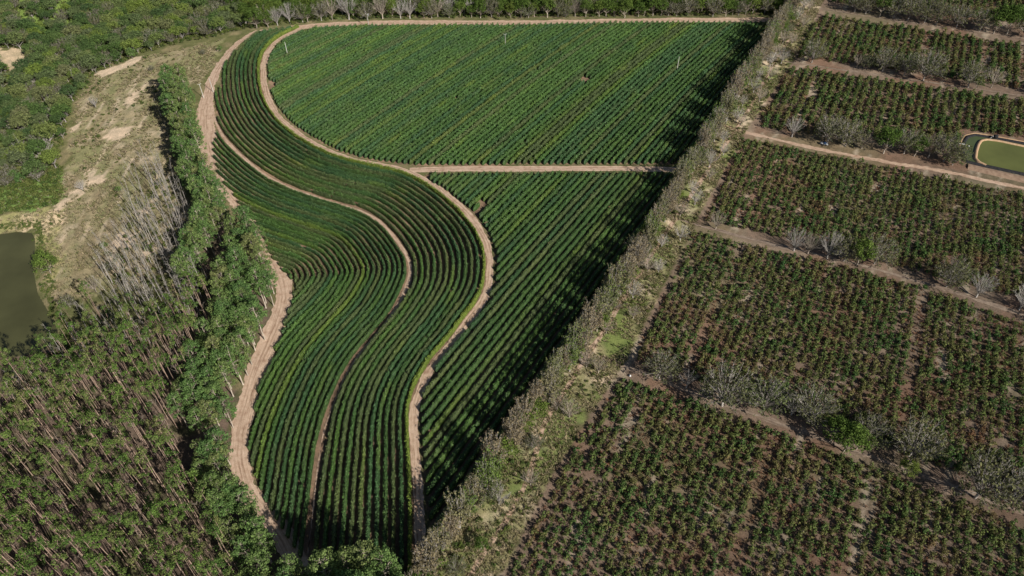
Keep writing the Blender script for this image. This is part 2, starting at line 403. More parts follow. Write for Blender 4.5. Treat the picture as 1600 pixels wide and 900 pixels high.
PLOTS = {k: [flat(*p) for p in v] for k, v in {
    'beyond the top tree line': [(1300, -75), (1760, -60), (1760, 60), (1600, 38), (1300, 4)],
    'below the top tree line': [(1284, 25), (1400, 42), (1600, 72), (1760, 98), (1760, 165), (1600, 140), (1400, 110), (1238, 90)],
    'above the reservoir': [(1232, 106), (1400, 130), (1600, 158), (1760, 180), (1760, 236), (1600, 216), (1505, 203), (1494, 235), (1180, 200)],
    'below the reservoir': [(1160, 217), (1300, 246), (1470, 279), (1600, 305), (1760, 340), (1760, 525), (1600, 470), (1480, 438), (1300, 390), (1100, 344)],
    'middle': [(1085, 364), (1200, 392), (1340, 422), (1480, 465), (1600, 508), (1760, 565), (1760, 850), (1600, 775), (1480, 735), (1350, 690), (1150, 618), (990, 562)],
    'near': [(968, 592), (1100, 635), (1200, 670), (1340, 722), (1480, 775), (1600, 826), (1760, 900), (1760, 1000), (730, 1000), (800, 892), (880, 735)]}.items()}
BELT = [flat(*p) for p in BELT_L] + [flat(*p) for p in BELT_R[::-1]]
SLOPE = plan_poly([(345, 62), (300, 75), (230, 88), (190, 105), (150, 118), (120, 160), (108, 200), (112, 250), (92, 300), (92, 335), (60, 350), (70, 380), (72, 425), (85, 470), (130, 470),
                   (180, 450), (215, 440), (285, 420), (290, 330), (270, 250), (262, 150), (300, 130), (318, 130), (335, 100)])
SCARS = [plan_poly(p) for p in ([(150, 115), (165, 108), (225, 88), (215, 98), (160, 122)], [(195, 160), (225, 138), (228, 142), (200, 165)], [(160, 205), (195, 195), (205, 205), (178, 225), (160, 222)],
                                [(88, 320), (120, 293), (128, 300), (100, 320), (92, 350), (85, 365), (80, 360)], [(205, 330), (225, 322), (222, 345), (210, 345)], [(175, 365), (205, 365), (205, 385), (180, 380)],
                                [(215, 380), (260, 390), (262, 402), (225, 398)], [(110, 195), (122, 192), (125, 203), (112, 204)], [(135, 265), (165, 270), (168, 285), (140, 290)])]
SANDPATCH = plan_poly([(-40, 76), (20, 78), (62, 78), (50, 95), (45, 128), (30, 122), (0, 104), (-40, 100)])
GREENBANK = plan_poly([(-140, 300), (60, 284), (98, 262), (98, 300), (90, 320), (0, 336), (-140, 348)])
MEADOW = plan_poly([(40, -30), (130, -30), (122, 20), (110, 55), (60, 60), (25, 30)])
BANK = plan_poly([(-60, 352), (0, 343), (60, 328), (95, 330), (88, 360), (100, 400), (85, 430), (70, 440), (58, 360), (0, 362), (-60, 372)])
STAND = plan_poly([(-160, 600), (0, 560), (100, 540), (250, 510), (345, 330), (418, 430), (425, 480), (360, 640), (355, 700), (370, 770), (440, 860), (520, 1060), (-160, 1060)])
FOREST_TOP = [flat(*p) for p in [(370, 30), (480, 33), (700, 27), (1000, 24), (1230, 22), (1285, -60), (1285, -140), (330, -140)]]

GC = {}
def lerp(a, b, t): return a + (np.asarray(b) - a) * t[:, None]
def ground_colour(x, y):
    px = x + (vnoise(x, y, 7, 11) - 0.5) * 8 + (vnoise(x, y, 2.5, 12) - .5) * 3
    py = y + (vnoise(x, y, 7, 13) - 0.5) * 8 + (vnoise(x, y, 2.5, 14) - .5) * 3
    n1 = fbm(x, y, 25, 20); n2 = fbm(x, y, 9, 24); n3 = fbm(x, y, 45, 28)
    c = np.tile(np.array([0.085, 0.088, 0.040]), (len(x), 1))
    c = lerp(c, (0.14, 0.12, 0.07), sstep(0.45, 0.7, n2))
    def put(mask, col):
        c[mask] = col[mask] if getattr(col, 'ndim', 1) == 2 else col
    m = inside(px, py, SLOPE)
    s = np.tile(np.array([0.185, 0.158, 0.10]), (len(x), 1))
    s = lerp(s, (0.26, 0.215, 0.155), sstep(0.45, 0.72, n2)); s = lerp(s, (0.145, 0.14, 0.075), sstep(0.52, 0.68, n1)); s = lerp(s, (0.14, 0.14, 0.07), 0.6 * sstep(0.55, 0.7, vnoise(x, y, 4, 44)))
    p0 = np.array(plan(100, 330)); p1 = np.array(plan(232, 95)); dv = (p1 - p0) / np.hypot(*(p1 - p0))
    al = x * dv[0] + y * dv[1]; pe = x * dv[1] - y * dv[0]
    st = 0.6 * vnoise(al / 22, pe / 3.2, 1.0, 91) + 0.4 * vnoise(al / 9, pe / 1.6, 1.0, 92)
    s = lerp(s, (0.36, 0.29, 0.225), .75 * sstep(0.66, 0.8, st)); s = lerp(s, (0.145, 0.115, 0.075), .7 * sstep(0.40, 0.28, st))
    put(m, s)
    for p in SCARS: put(inside(px, py, p), np.array([0.34, 0.27, 0.205]))
    put(inside(px, py, SANDPATCH), lerp(np.tile(np.array([0.33, 0.26, 0.185]), (len(x), 1)), (0.24, 0.2, 0.13), sstep(.4, .7, n2)))
    put(inside(px, py, MEADOW), np.array([0.12, 0.17, 0.045]))
    put(inside(px, py, GREENBANK), np.array([0.10, 0.15, 0.045]))
    put(inside(px, py, BANK), lerp(np.tile(np.array([0.36, 0.29, 0.20]), (len(x), 1)), (0.2, 0.19, 0.09), sstep(.4, .65, n2)))
    m = inside(px, py, STAND)
    s = np.tile(np.array([0.115, 0.085, 0.068]), (len(x), 1)); s = lerp(s, (0.085, 0.08, 0.045), sstep(0.45, 0.7, n2)); put(m, s)
    s = np.tile(np.array([0.20, 0.135, 0.095]), (len(x), 1)); s = lerp(s, (0.13, 0.09, 0.065), sstep(0.4, 0.7, n2))
    put(inside(x, y, P_C) | inside(x, y, A_POLY) | inside(x, y, B_POLY), s)
    s = np.tile(np.array([0.24, 0.22, 0.12]), (len(x), 1)); s = lerp(s, (0.46, 0.375, 0.28), sstep(0.48, 0.62, n2)); s = lerp(s, (0.15, 0.19, 0.06), .9 * sstep(0.42, 0.58, n1))
    put(inside(px, py, BELT), s)
    s = np.tile(np.array([0.185, 0.135, 0.105]), (len(x), 1)); s = lerp(s, (0.27, 0.215, 0.165), .6 * sstep(0.54, 0.75, n2)); s = lerp(s, (0.19, 0.118, 0.085), 0.8 * sstep(0.45, 0.65, n1)); s = lerp(s, (0.15, 0.14, 0.08), .5 * sstep(0.5, 0.7, n3))
    al = x * math.sin(math.radians(27)) + y * math.cos(math.radians(27)); pe = x * math.cos(math.radians(27)) - y * math.sin(math.radians(27))
    st = .62 * vnoise(al / 30, pe / 4.0, 1.0, 83) + .35 * vnoise(al / 6, pe / 2.0, 1.0, 84)
    s = lerp(s, (0.36, 0.30, 0.235), .85 * sstep(0.66, 0.80, st))
    bz = (x > np.interp(y, [p[1] for p in [flat(*q) for q in BELT_R[::-1]]], [p[0] for p in [flat(*q) for q in BELT_R[::-1]]])) & (y < 640)
    put(bz, s)
    m = inside(px, py, FOREST_TOP)
    s = np.tile(np.array([0.12, 0.095, 0.06]), (len(x), 1)); s = lerp(s, (0.08, 0.1, 0.04), sstep(0.4, 0.6, n1)); put(m, s)
    return c

def axis(lo, hi, step, out):
    core = np.arange(lo, hi + 0.1, step)
    g = []; d = step; p = 0
    while p < out:
        d *= 1.5; p += d; g.append(p)
    g = np.array(g)
    return np.r_[(lo - g)[::-1], core, hi + g]
gx = axis(-470, 470, 2.0, 6000); gy = axis(70, 640, 2.0, 6000)
X, Y = np.meshgrid(gx, gy)
xs, ys = X.ravel(), Y.ravel()
nx, ny = len(gx), len(gy)
ii = (np.arange(ny - 1)[:, None] * nx + np.arange(nx - 1)[None]).ravel()
gm = mesh_from('ground', np.c_[xs, ys, height(xs, ys)], np.stack([ii, ii + 1, ii + nx + 1, ii + nx], 1), M['ground'], smooth=True)
a = gm.attributes.new('gcol', 'FLOAT_COLOR', 'POINT')
a.data.foreach_set('color', np.c_[ground_colour(xs, ys), np.ones(len(xs))].astype(np.float32).ravel())
link('ground', gm, kind='structure', label='farmland ground of soil, dry grass and leaf litter')

# pond
pp = np.array(POND)
pc = pp.mean(0); ring = []
for i in range(len(pp)):
    for t in np.linspace(0, 1, 6, endpoint=False):
        q = pp[i] * (1 - t) + pp[(i + 1) % len(pp)] * t
        d = q - pc; ring.append(q + d / np.hypot(*d) * 4.0)
ring = np.array(ring); n = len(ring)
V = np.vstack([np.c_[ring, np.full(n, -13.55)], np.c_[pc + (ring - pc) * 0.5, np.full(n, -13.55)], [[pc[0], pc[1], -13.55]]])
k = np.arange(n); k2 = (k + 1) % n
Q = np.vstack([np.stack([k, k2, n + k2, n + k], 1)])
me = bpy.data.meshes.new('pond')
me.from_pydata([tuple(v) for v in V], [], [tuple(q) for q in Q] + [(n + a_, n + b_, 2 * n) for a_, b_ in zip(k, k2)])
me.materials.append(M['pond'])
link('pond', me, kind='structure', label='olive brown farm pond below the eroded slope')

# tracks
def strip(name, P, width, label, mat='sand', z=0.05, rag=0.7, seed=0):
    P = np.asarray(P); n = len(P); t = tangents(P); nn = np.c_[-t[:, 1], t[:, 0]]
    w = np.broadcast_to(np.asarray(width, float), (n,)) / 2
    s = np.arange(n)
    e1 = (vnoise(s, s * 0 + seed, 1.3, seed) - .5) * rag * 1.1 + (vnoise(s, s * 0, 9, seed + 3) - .5) * rag * 1.8
    e2 = (vnoise(s, s * 0 + seed, 1.3, seed + 5) - .5) * rag * 1.1 + (vnoise(s, s * 0, 9, seed + 8) - .5) * rag * 1.8
    L = []
    offs = [-1, -0.6, -0.2, 0.2, 0.6, 1]
    V = []; U = []
    for o in offs:
        ww = w * o + (e1 * -1 if o == -1 else e2 if o == 1 else 0)
        q = P + nn * ww[:, None]
        V.append(np.c_[q, height(q[:, 0], q[:, 1]) + z]); U.append(np.c_[ww, s, s * 0])
    V = np.stack(V, 1).reshape(-1, 3); U = np.stack(U, 1).reshape(-1, 3)
    k = len(offs); i = (np.arange(n - 1)[:, None] * k + np.arange(k - 1)[None]).ravel()
    me = mesh_from(name, V, np.stack([i, i + 1, i + k + 1, i + k], 1), M[mat], smooth=True)
    a = me.attributes.new('along', 'FLOAT_VECTOR', 'POINT'); a.data.foreach_set('vector', U.astype(np.float32).ravel())
    return link(name, me, kind='structure', label=label)
def px_curve(pts, sig=4): return smooth_curve([plan(*p) for p in pts], 1.0, sig)
strip('track', T_C, 4.0, 'pale sandy track curving between contour rows and straight rows', seed=1)
strip('track', I_C, np.interp(I_C[:, 1], [150, 205, 235, 262, 300, 420], [.4, .5, 1.0, 2.1, 2.0, 1.8]), 'narrow sandy track winding inside the curved coffee field', z=0.06, rag=.25, seed=2)
s = np.arange(len(L_C)) / len(L_C)
yy = L_C[:, 1]
wL = np.interp(yy, [100, 170, 200, 235, 262, 290, 310, 330, 345, 380, 420, 440, 480, 560, 600], [7, 8, 9, 9, 9.5, 10, 8, 8, 9, 11, 12, 8, 6, 4.5, 4])
strip('track', L_C, wL, 'wide rutted sandy road between eucalyptus and coffee', z=0.055, rag=1.4, seed=3)
strip('track', px_curve([(640, 266), (700, 264), (850, 263.5), (960, 263), (1062, 265)], 2), 5.2, 'straight sandy track crossing between the two straight coffee fields', z=0.045, rag=.5, seed=4)
strip('track', px_curve([(455, 44), (482, 41), (562, 36.5), (675, 35), (800, 36), (925, 33.5), (1050, 31.5), (1240, 31)], 3), 8.0, 'sandy track along the far edge of the coffee field', z=0.04, rag=.9, seed=5)
strip('track', px_curve([(1130, 196), (1165, 207), (1230, 222), (1300, 237), (1380, 252), (1460, 265), (1530, 280), (1600, 294), (1760, 330)], 3), 3.2, 'sandy lane below the lined reservoir', z=0.045, seed=6)
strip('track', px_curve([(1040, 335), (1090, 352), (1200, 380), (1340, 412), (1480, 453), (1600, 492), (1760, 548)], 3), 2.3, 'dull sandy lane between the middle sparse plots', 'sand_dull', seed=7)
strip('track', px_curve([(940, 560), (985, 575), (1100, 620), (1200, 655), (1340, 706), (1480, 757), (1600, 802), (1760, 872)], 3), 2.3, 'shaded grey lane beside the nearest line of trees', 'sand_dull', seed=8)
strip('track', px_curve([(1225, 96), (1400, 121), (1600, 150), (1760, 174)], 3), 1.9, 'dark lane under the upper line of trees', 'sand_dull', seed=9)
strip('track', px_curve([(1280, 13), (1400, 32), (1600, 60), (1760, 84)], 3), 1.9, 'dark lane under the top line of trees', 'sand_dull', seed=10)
strip('track', px_curve([(735, 900), (770, 842), (800, 800), (830, 740), (846, 670), (870, 630), (905, 575), (950, 505), (1000, 425), (1060, 335), (1110, 260), (1165, 180), (1215, 90), (1262, 15)], 6), 2.2,
      'thin earth path up the middle of the tree belt', 'sand', z=0.04, rag=0.45, seed=11)
strip('track', px_curve([(118, -40), (135, -10), (142, 8), (140, 16)], 2), 4.0, 'short pale track in the far green meadow', seed=12)

# ------------------------------------------------------------------ coffee hedge rows
PROF = np.array([(-1.0, 0.02), (-1.02, 0.42), (-0.66, 0.86), (0.0, 1.0), (0.66, 0.86), (1.02, 0.42), (1.0, 0.02)])
PAL = np.array([(0.074, 0.146, 0.044), (0.082, 0.162, 0.044), (0.092, 0.176, 0.044), (0.066, 0.140, 0.052), (0.104, 0.146, 0.054), (0.175, 0.250, 0.044)])
STATS = {'len': 0}
def hedge(P, width, hgt, label, group, rng, colk=None, near=True, yellow=0.0):
    n = len(P)
    t = tangents(P); nn = np.c_[-t[:, 1], t[:, 0]]
    s = np.arange(n) * 1.0
    ph = rng.random() * 100
    lump = 0.86 + 0.28 * vnoise(s * HSTEP, s * 0 + ph, 1.1, 1) * 1.0
    big = 0.90 + 0.2 * vnoise(s * HSTEP, s * 0 + ph, 9.0, 5)
    gap = vnoise(s * HSTEP, s * 0 + ph * 3.1, 2.2, 9)
    small = np.where(gap > 0.95, 0.28, 1.0)
    ends = np.minimum(1, np.minimum(s + 0.6, n - s - 0.4) / 1.6)
    r = lump * big * small * np.clip(ends, 0.25, 1)
    V = np.zeros((n, 7, 3))
    jit = 1 + rng.normal(0, 0.14, (n, 7))
    wob = (vnoise(s * HSTEP, s * 0 + ph, 5.0, 15) - .5) * 0.35
    o = PROF[None, :, 0] * (width * .84 / 2) * r[:, None] * jit + wob[:, None]
    z = PROF[None, :, 1] * hgt * .9 * (r * (1 + rng.normal(0, 0.05, n)))[:, None] * (1 + rng.normal(0, 0.06, (n, 7)))
    q = P[:, None] + nn[:, None] * o[..., None]
    V[..., :2] = q; V[..., 2] = z
    i = (np.arange(n - 1)[:, None] * 7 + np.arange(6)[None]).ravel()
    Q = np.stack([i, i + 1, i + 8, i + 7], 1)
    L = n * HSTEP; STATS['len'] += L
    kk = rng.integers(0, 5) if colk is None else colk
    base = PAL[kk] * rng.uniform(0.9, 1.15)
    f = sstep(0.62, 0.86, vnoise(s * HSTEP, s * 0 + ph * 7, 16, 21))[:, None]
    colr = base + (PAL[5] - base) * f * (0.45 if rng.random() < 0.18 else 0.06)
    f2 = sstep(0.6, 0.85, vnoise(s * HSTEP, s * 0 + ph * 5, 8, 25))[:, None] * 0.3
    colr = colr + (PAL[4] * 1.1 - colr) * f2
    colr = colr + (PAL[5] * np.array([1.1, 1.05, 1]) - colr) * yellow
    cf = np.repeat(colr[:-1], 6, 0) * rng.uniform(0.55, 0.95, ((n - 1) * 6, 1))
    m = int(L * (17 if near else 9))
    si = rng.integers(0, n - 1, m); fr = rng.random(m)
    phi = np.clip(rng.normal(math.pi / 2, 0.72, m), 0.05, math.pi - .05)
    rad = rng.uniform(0.80, 1.22, m) * r[si]
    cx = np.cos(phi) * width / 2 * rad * 1.05; cz = (0.28 + 0.72 * np.sin(phi)) * hgt * rad
    C = np.c_[P[si] + t[si] * (fr * HSTEP)[:, None] + nn[si] * (cx + wob[si])[:, None], cz]
    Nn = np.c_[nn[si] * np.cos(phi)[:, None], np.sin(phi)]
    g = Geo()
    g.leaves(C, Nn, 0.55 if near else 0.72, rng, rnd=0.7, asp=0.7)
    LV, LQ = g.V[0], g.Q[0]
    Vall = np.vstack([V.reshape(-1, 3), LV]); Qall = np.vstack([Q, LQ + n * 7])
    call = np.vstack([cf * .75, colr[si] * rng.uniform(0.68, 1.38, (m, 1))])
    o0 = P[n // 2]
    Vall[:, 0] -= o0[0]; Vall[:, 1] -= o0[1]
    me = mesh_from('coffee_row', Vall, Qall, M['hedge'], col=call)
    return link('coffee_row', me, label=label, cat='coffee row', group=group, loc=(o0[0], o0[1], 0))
HSTEP = 0.8
def runs(mask, minlen):
    out = []; i = 0; n = len(mask)
    while i < n:
        if mask[i]:
            j = i
            while j < n and mask[j]: j += 1
            if j - i >= minlen: out.append((i, j))
            i = j
        else: i += 1
    return out
def resample(P, step):
    s = np.r_[0, np.cumsum(np.hypot(*np.diff(P, axis=0).T))]
    q = np.arange(0, s[-1], step)
    return np.stack([np.interp(q, s, P[:, 0]), np.interp(q, s, P[:, 1])], 1)
def in_view(P, m=40):
    z = P[:, 1] * CT + CAM_H * ST
    u = 800 + F_PX * P[:, 0] / z
    v = 450 - F_PX * (P[:, 1] * ST - CAM_H * CT) / z
    return (u > -m) & (u < 1600 + m) & (v > -m) & (v < 900 + m + 40)
RNG = np.random.default_rng(42)

# curved rows: between the curving track and the narrow inner track
tt = tangents(T_C); tn = np.c_[-tt[:, 1], tt[:, 0]]
side = 1.0 if inside(T_C[150:151, 0] + tn[150:151, 0] * 8, T_C[150:151, 1] + tn[150:151, 1] * 8, P_C)[0] else -1.0
dist = np.array([np.min(np.hypot(I_C[:, 0] - p[0], I_C[:, 1] - p[1])) for p in T_C])
ny_i = np.argmin(np.hypot(I_C[:, 0] - T_C[0, 0], I_C[:, 1] - T_C[0, 1]))
k0 = np.argmax(T_C[:, 1] < I_C[12, 1] + 12)
dist[:k0 + 10] = dist[k0 + 10]
ker = np.ones(41) / 41
dist = np.convolve(np.r_[np.full(20, dist[0]), dist, np.full(20, dist[-1])], ker, 'valid')
NR = 12
def offset_curve(P, off, keep=None):
    t = tangents(P); n = np.c_[-t[:, 1], t[:, 0]] * side
    off = np.broadcast_to(off, (len(P),))
    Q = P + n * off[:, None]
    ok = np.array([np.min(np.hypot(P[max(0, i - 150):i + 150, 0] - q[0], P[max(0, i - 150):i + 150, 1] - q[1])) for i, q in enumerate(Q)]) > off - 0.35
    return Q[ok]
INNER_HALF = 1.5
for r_ in range(NR):
    f = (2.0 + 1.2) + (dist - (3.2) - INNER_HALF - 1.15) * r_ / (NR - 1)
    Q = resample(smooth_curve(offset_curve(T_C, f), 1.0, 3), HSTEP)
    ok = inside(Q[:, 0], Q[:, 1], P_C) & in_view(Q) & (seg_dist(Q[:, 0], Q[:, 1], [tuple(p) for p in I_C[::3]], False) > INNER_HALF + 0.4)
    for j, (i0, i1) in enumerate(runs(ok, 12)):
        w = np.median(np.diff(f[:2]))
        hedge(Q[i0:i1], 1.62, 2.8, 'curved coffee hedge row, %s in from the pale curving track%s' % (ordinal(r_ + 1), ' (upper stretch)' if j else ''),
              'curved coffee rows between the two tracks', RNG, yellow=0.95 if r_ == 0 else 0.0)
# curved rows: left of the inner track
I_EXT = np.vstack([I_C])
r_ = 0; off = INNER_HALF + 1.1
while r_ < 34:
    Qo = offset_curve(I_EXT, off)
    if len(Qo) < 10: break
    Q = resample(smooth_curve(Qo, 1.0, 3), HSTEP)
    ok = inside(Q[:, 0], Q[:, 1], P_C) & in_view(Q)
    names = ['', ' (second stretch)', ' (third stretch)', ' (fourth stretch)', ' (fifth stretch)']
    for j, (i0, i1) in enumerate(runs(ok, 8)):
        hedge(Q[i0:i1], 1.45, 2.6, 'curved coffee hedge row, %s outward from the narrow inner track%s' % (ordinal(r_ + 1), names[min(j, 4)]),
              'curved coffee rows beside the wide sandy road', RNG, yellow=0.45 if r_ == 8 else 0.0, colk=(0 if r_ == 0 else None))
    r_ += 1; off += 2.62
# straight rows
yb = np.linspace(90, 600, 640)
ang = np.radians(np.interp(yb, [90, 200, 330, 420, 500, 600], [29.5, 30.0, 32.5, 33.5, 36.5, 40]))
xb = np.r_[0, np.cumsum(np.tan((ang[1:] + ang[:-1]) / 2) * np.diff(yb))]
HOLES = [[flat(*p) for p in q] for q in ([(734, 338), (744, 342), (762, 322), (754, 316)], [(905, 126), (916, 132), (925, 126), (915, 122)], [(412, 128), (430, 137), (432, 131), (420, 126)])]
YEL = flat(932, 156)
for poly, nm, grp in ((A_POLY, 'far', 'straight coffee rows of the far field'), (B_POLY, 'near', 'straight coffee rows of the near field')):
    cnt = 0
    x0 = np.interp(360, yb, xb)
    for k in range(120, -140, -1):
        Pb = np.c_[xb + k * 4.02 + 60 - x0, yb]
        Q = resample(Pb, HSTEP)
        ok = inside(Q[:, 0], Q[:, 1], poly) & in_view(Q)
        for h_ in HOLES: ok &= ~inside(Q[:, 0], Q[:, 1], h_)
        rr = [q for q in runs(ok, 8)]
        if not rr: continue
        cnt += 1
        for j, (i0, i1) in enumerate(rr):
            hedge(Q[i0:i1], 1.95, 3.0, 'straight coffee hedge row, %s from the tree belt in the %s field%s' % (ordinal(cnt), nm, ' (beyond its gap)' if j else ''), grp, RNG,
                  colk=int(RNG.choice([0, 0, 1, 1, 2, 3, 4])), near=(nm == 'near'), yellow=(0.3 if RNG.random() < 0.06 else 0.0))
print('hedge length', STATS, sum(len(o.data.polygons) for o in SC.objects if o.type == 'MESH') * 2)
#PART2

# ------------------------------------------------------------------ plant models (each kind built once, copies share the meshes)
def rot_to(d):
    d = d / np.linalg.norm(d); return d
def branch_out(rng, p, d, L, r, level, maxl, out, spread=0.65, up=0.25, kids=(2, 4), seg=3, shrink=0.68):
    pts = [p]; rad = [r]
    q = p.copy(); dd = d.copy()
    for i in range(seg):
        dd = dd + rng.normal(0, 0.13, 3) + np.array([0, 0, up * 0.25]); dd /= np.linalg.norm(dd)
        q = q + dd * L / seg
        pts.append(q.copy()); rad.append(r * (1 - 0.5 * (i + 1) / seg))
    out.append((np.array(pts), np.array(rad), level))
    if level >= maxl: return
    for _ in range(rng.integers(kids[0], kids[1] + 1)):
        f = rng.uniform(0.45, 1.0); k = f * seg; a = int(min(k, seg - 1)); fr = k - a
        b = pts[a] * (1 - fr) + pts[a + 1] * fr
        nd = dd + rng.normal(0, spread, 3) + np.array([0, 0, up * 0.6]); nd /= np.linalg.norm(nd)
        branch_out(rng, b, nd, L * shrink * rng.uniform(0.75, 1.2), r * 0.5 * (1.1 - 0.4 * f), level + 1, maxl, out, spread, up, kids, max(2, seg - 1), shrink)
def tips_of(br, lv):
    return np.array([p[-1] for p, r, l in br if l >= lv]), [(p, l) for p, r, l in br if l >= lv]
def add_branches(g, br, rng, minr=0.0):
    for p, r, l in br:
        g.tube(p, np.maximum(r, minr), 5 if l == 0 else 4 if l == 1 else 3, rng.uniform(0.3, 0.9))
def clump(g, c, r, n, size, rng, flat_=0.75, shade=None):
    v = rng.normal(0, 1, (n, 3)); v /= np.linalg.norm(v, axis=1)[:, None]
    rad = r * rng.uniform(0.35, 1.0, n) ** 0.5
    C = c + v * rad[:, None] * np.array([1, 1, flat_])
    g.leaves(C, v + np.array([0, 0, 0.35]), size, rng, rnd=0.5, asp=0.75)
PROTO = {}
def register(kind, parts): PROTO.setdefault(kind, []).append(parts)
SEED = [100]
def nrng():
    SEED[0] += 1
    return np.random.default_rng(SEED[0])

# tall eucalyptus: long bare stem, small crown at the top
for v in range(6):
    r = nrng(); h = 27 + r.uniform(-3, 3)
    n = 9; z = np.linspace(0, h, n); lean = r.normal(0, 0.35, 2)
    P = np.c_[lean[0] * (z / h) ** 2 + np.cumsum(r.normal(0, .08, n)), lean[1] * (z / h) ** 2 + np.cumsum(r.normal(0, .08, n)), z]
    g = Geo(); g.tube(P, np.interp(z, [0, 1.0, h * .6, h], [.25, .19, .13, .04]), 6, 0.7)
    c = Geo()
    for k in range(r.integers(6, 10)):
        f = r.uniform(0.74, 1.0); b = np.array([np.interp(f * h, z, P[:, i]) for i in range(3)])
        a = r.uniform(0, 6.28); L = r.uniform(0.6, 2.2) * (1.25 - 0.5 * f)
        L *= 1.25
        e = b + np.array([math.cos(a) * L, math.sin(a) * L, r.uniform(.4, 1.6)])
        g.tube(np.array([b, (b + e) / 2 + [0, 0, .15], e]), np.array([.06, .04, .02]), 3, .6)
        clump(c, e, r.uniform(.65, 1.15), 34, 0.48, r)
    clump(c, P[-1], 1.0, 36, .48, r)
    register('euc', [('trunk', g.mesh('trunk', M['bark_pink'])), ('crown', c.mesh('crown', M['euc']))])
# full eucalyptus: leafy from a quarter of the height
for v in range(5):
    r = nrng(); h = 21 + r.uniform(-2, 2)
    n = 9; z = np.linspace(0, h, n)
    P = np.c_[np.cumsum(r.normal(0, .12, n)), np.cumsum(r.normal(0, .12, n)), z]
    g = Geo(); g.tube(P, np.interp(z, [0, 1, h * .6, h], [.34, .26, .17, .05]), 6, .7)
    c = Geo()
    for k in range(56):
        f = r.uniform(0.30, 1.0) ** 0.8; b = np.array([np.interp(f * h * .96, z, P[:, i]) for i in range(3)])
        a = r.uniform(0, 6.28); L = r.uniform(0.5, 1.0) * np.interp(f, [0.25, .45, .78, .92, 1.0], [2.0, 4.0, 4.2, 3.0, 1.0])
        e = b + np.array([math.cos(a) * L, math.sin(a) * L, r.uniform(.3, 1.6)])
        if k % 2 == 0: g.tube(np.array([b, (b + e) / 2 + [0, 0, .2], e]), np.array([.08, .05, .02]), 3, .6)
        clump(c, e, r.uniform(.7, 1.35), 38, .50, r)
    register('euc_full', [('trunk', g.mesh('trunk', M['bark_pale'])), ('crown', c.mesh('crown', M['euc_full']))])
# bare poles: thin leafless stems with short twigs, some with wisps of leaf
for v in range(6):
    r = nrng(); h = 22 + r.uniform(-5, 3)
    n = 8; z = np.linspace(0, h, n); lean = r.normal(0, .8, 2)
    P = np.c_[lean[0] * (z / h) ** 2 + np.cumsum(r.normal(0, .1, n)), lean[1] * (z / h) ** 2 + np.cumsum(r.normal(0, .1, n)), z]
    g = Geo(); g.tube(P, np.interp(z, [0, h * .5, h], [.17, .12, .04]), 5, .7)
    c = Geo()
    for k in range(16):
        f = r.uniform(.45, 1.0); b = np.array([np.interp(f * h, z, P[:, i]) for i in range(3)])
        br = []; a = r.uniform(0, 6.28)
        branch_out(r, b, np.array([math.cos(a), math.sin(a), 1.1]) / 1.5, r.uniform(.9, 2.4) * (1.3 - .6 * f), .045, 1, 2, br, .5, .3, (1, 3))
        add_branches(c, br, r, .022)
    register('pink_pole', [('trunk', g.mesh('trunk', M['bark_pink'])), ('crown', c.mesh('crown', M['bark_brown']))])
    register('bare_pole', [('trunk', g.mesh('trunk', M['bark_grey'])), ('crown', c.mesh('crown', M['bark_grey']))])
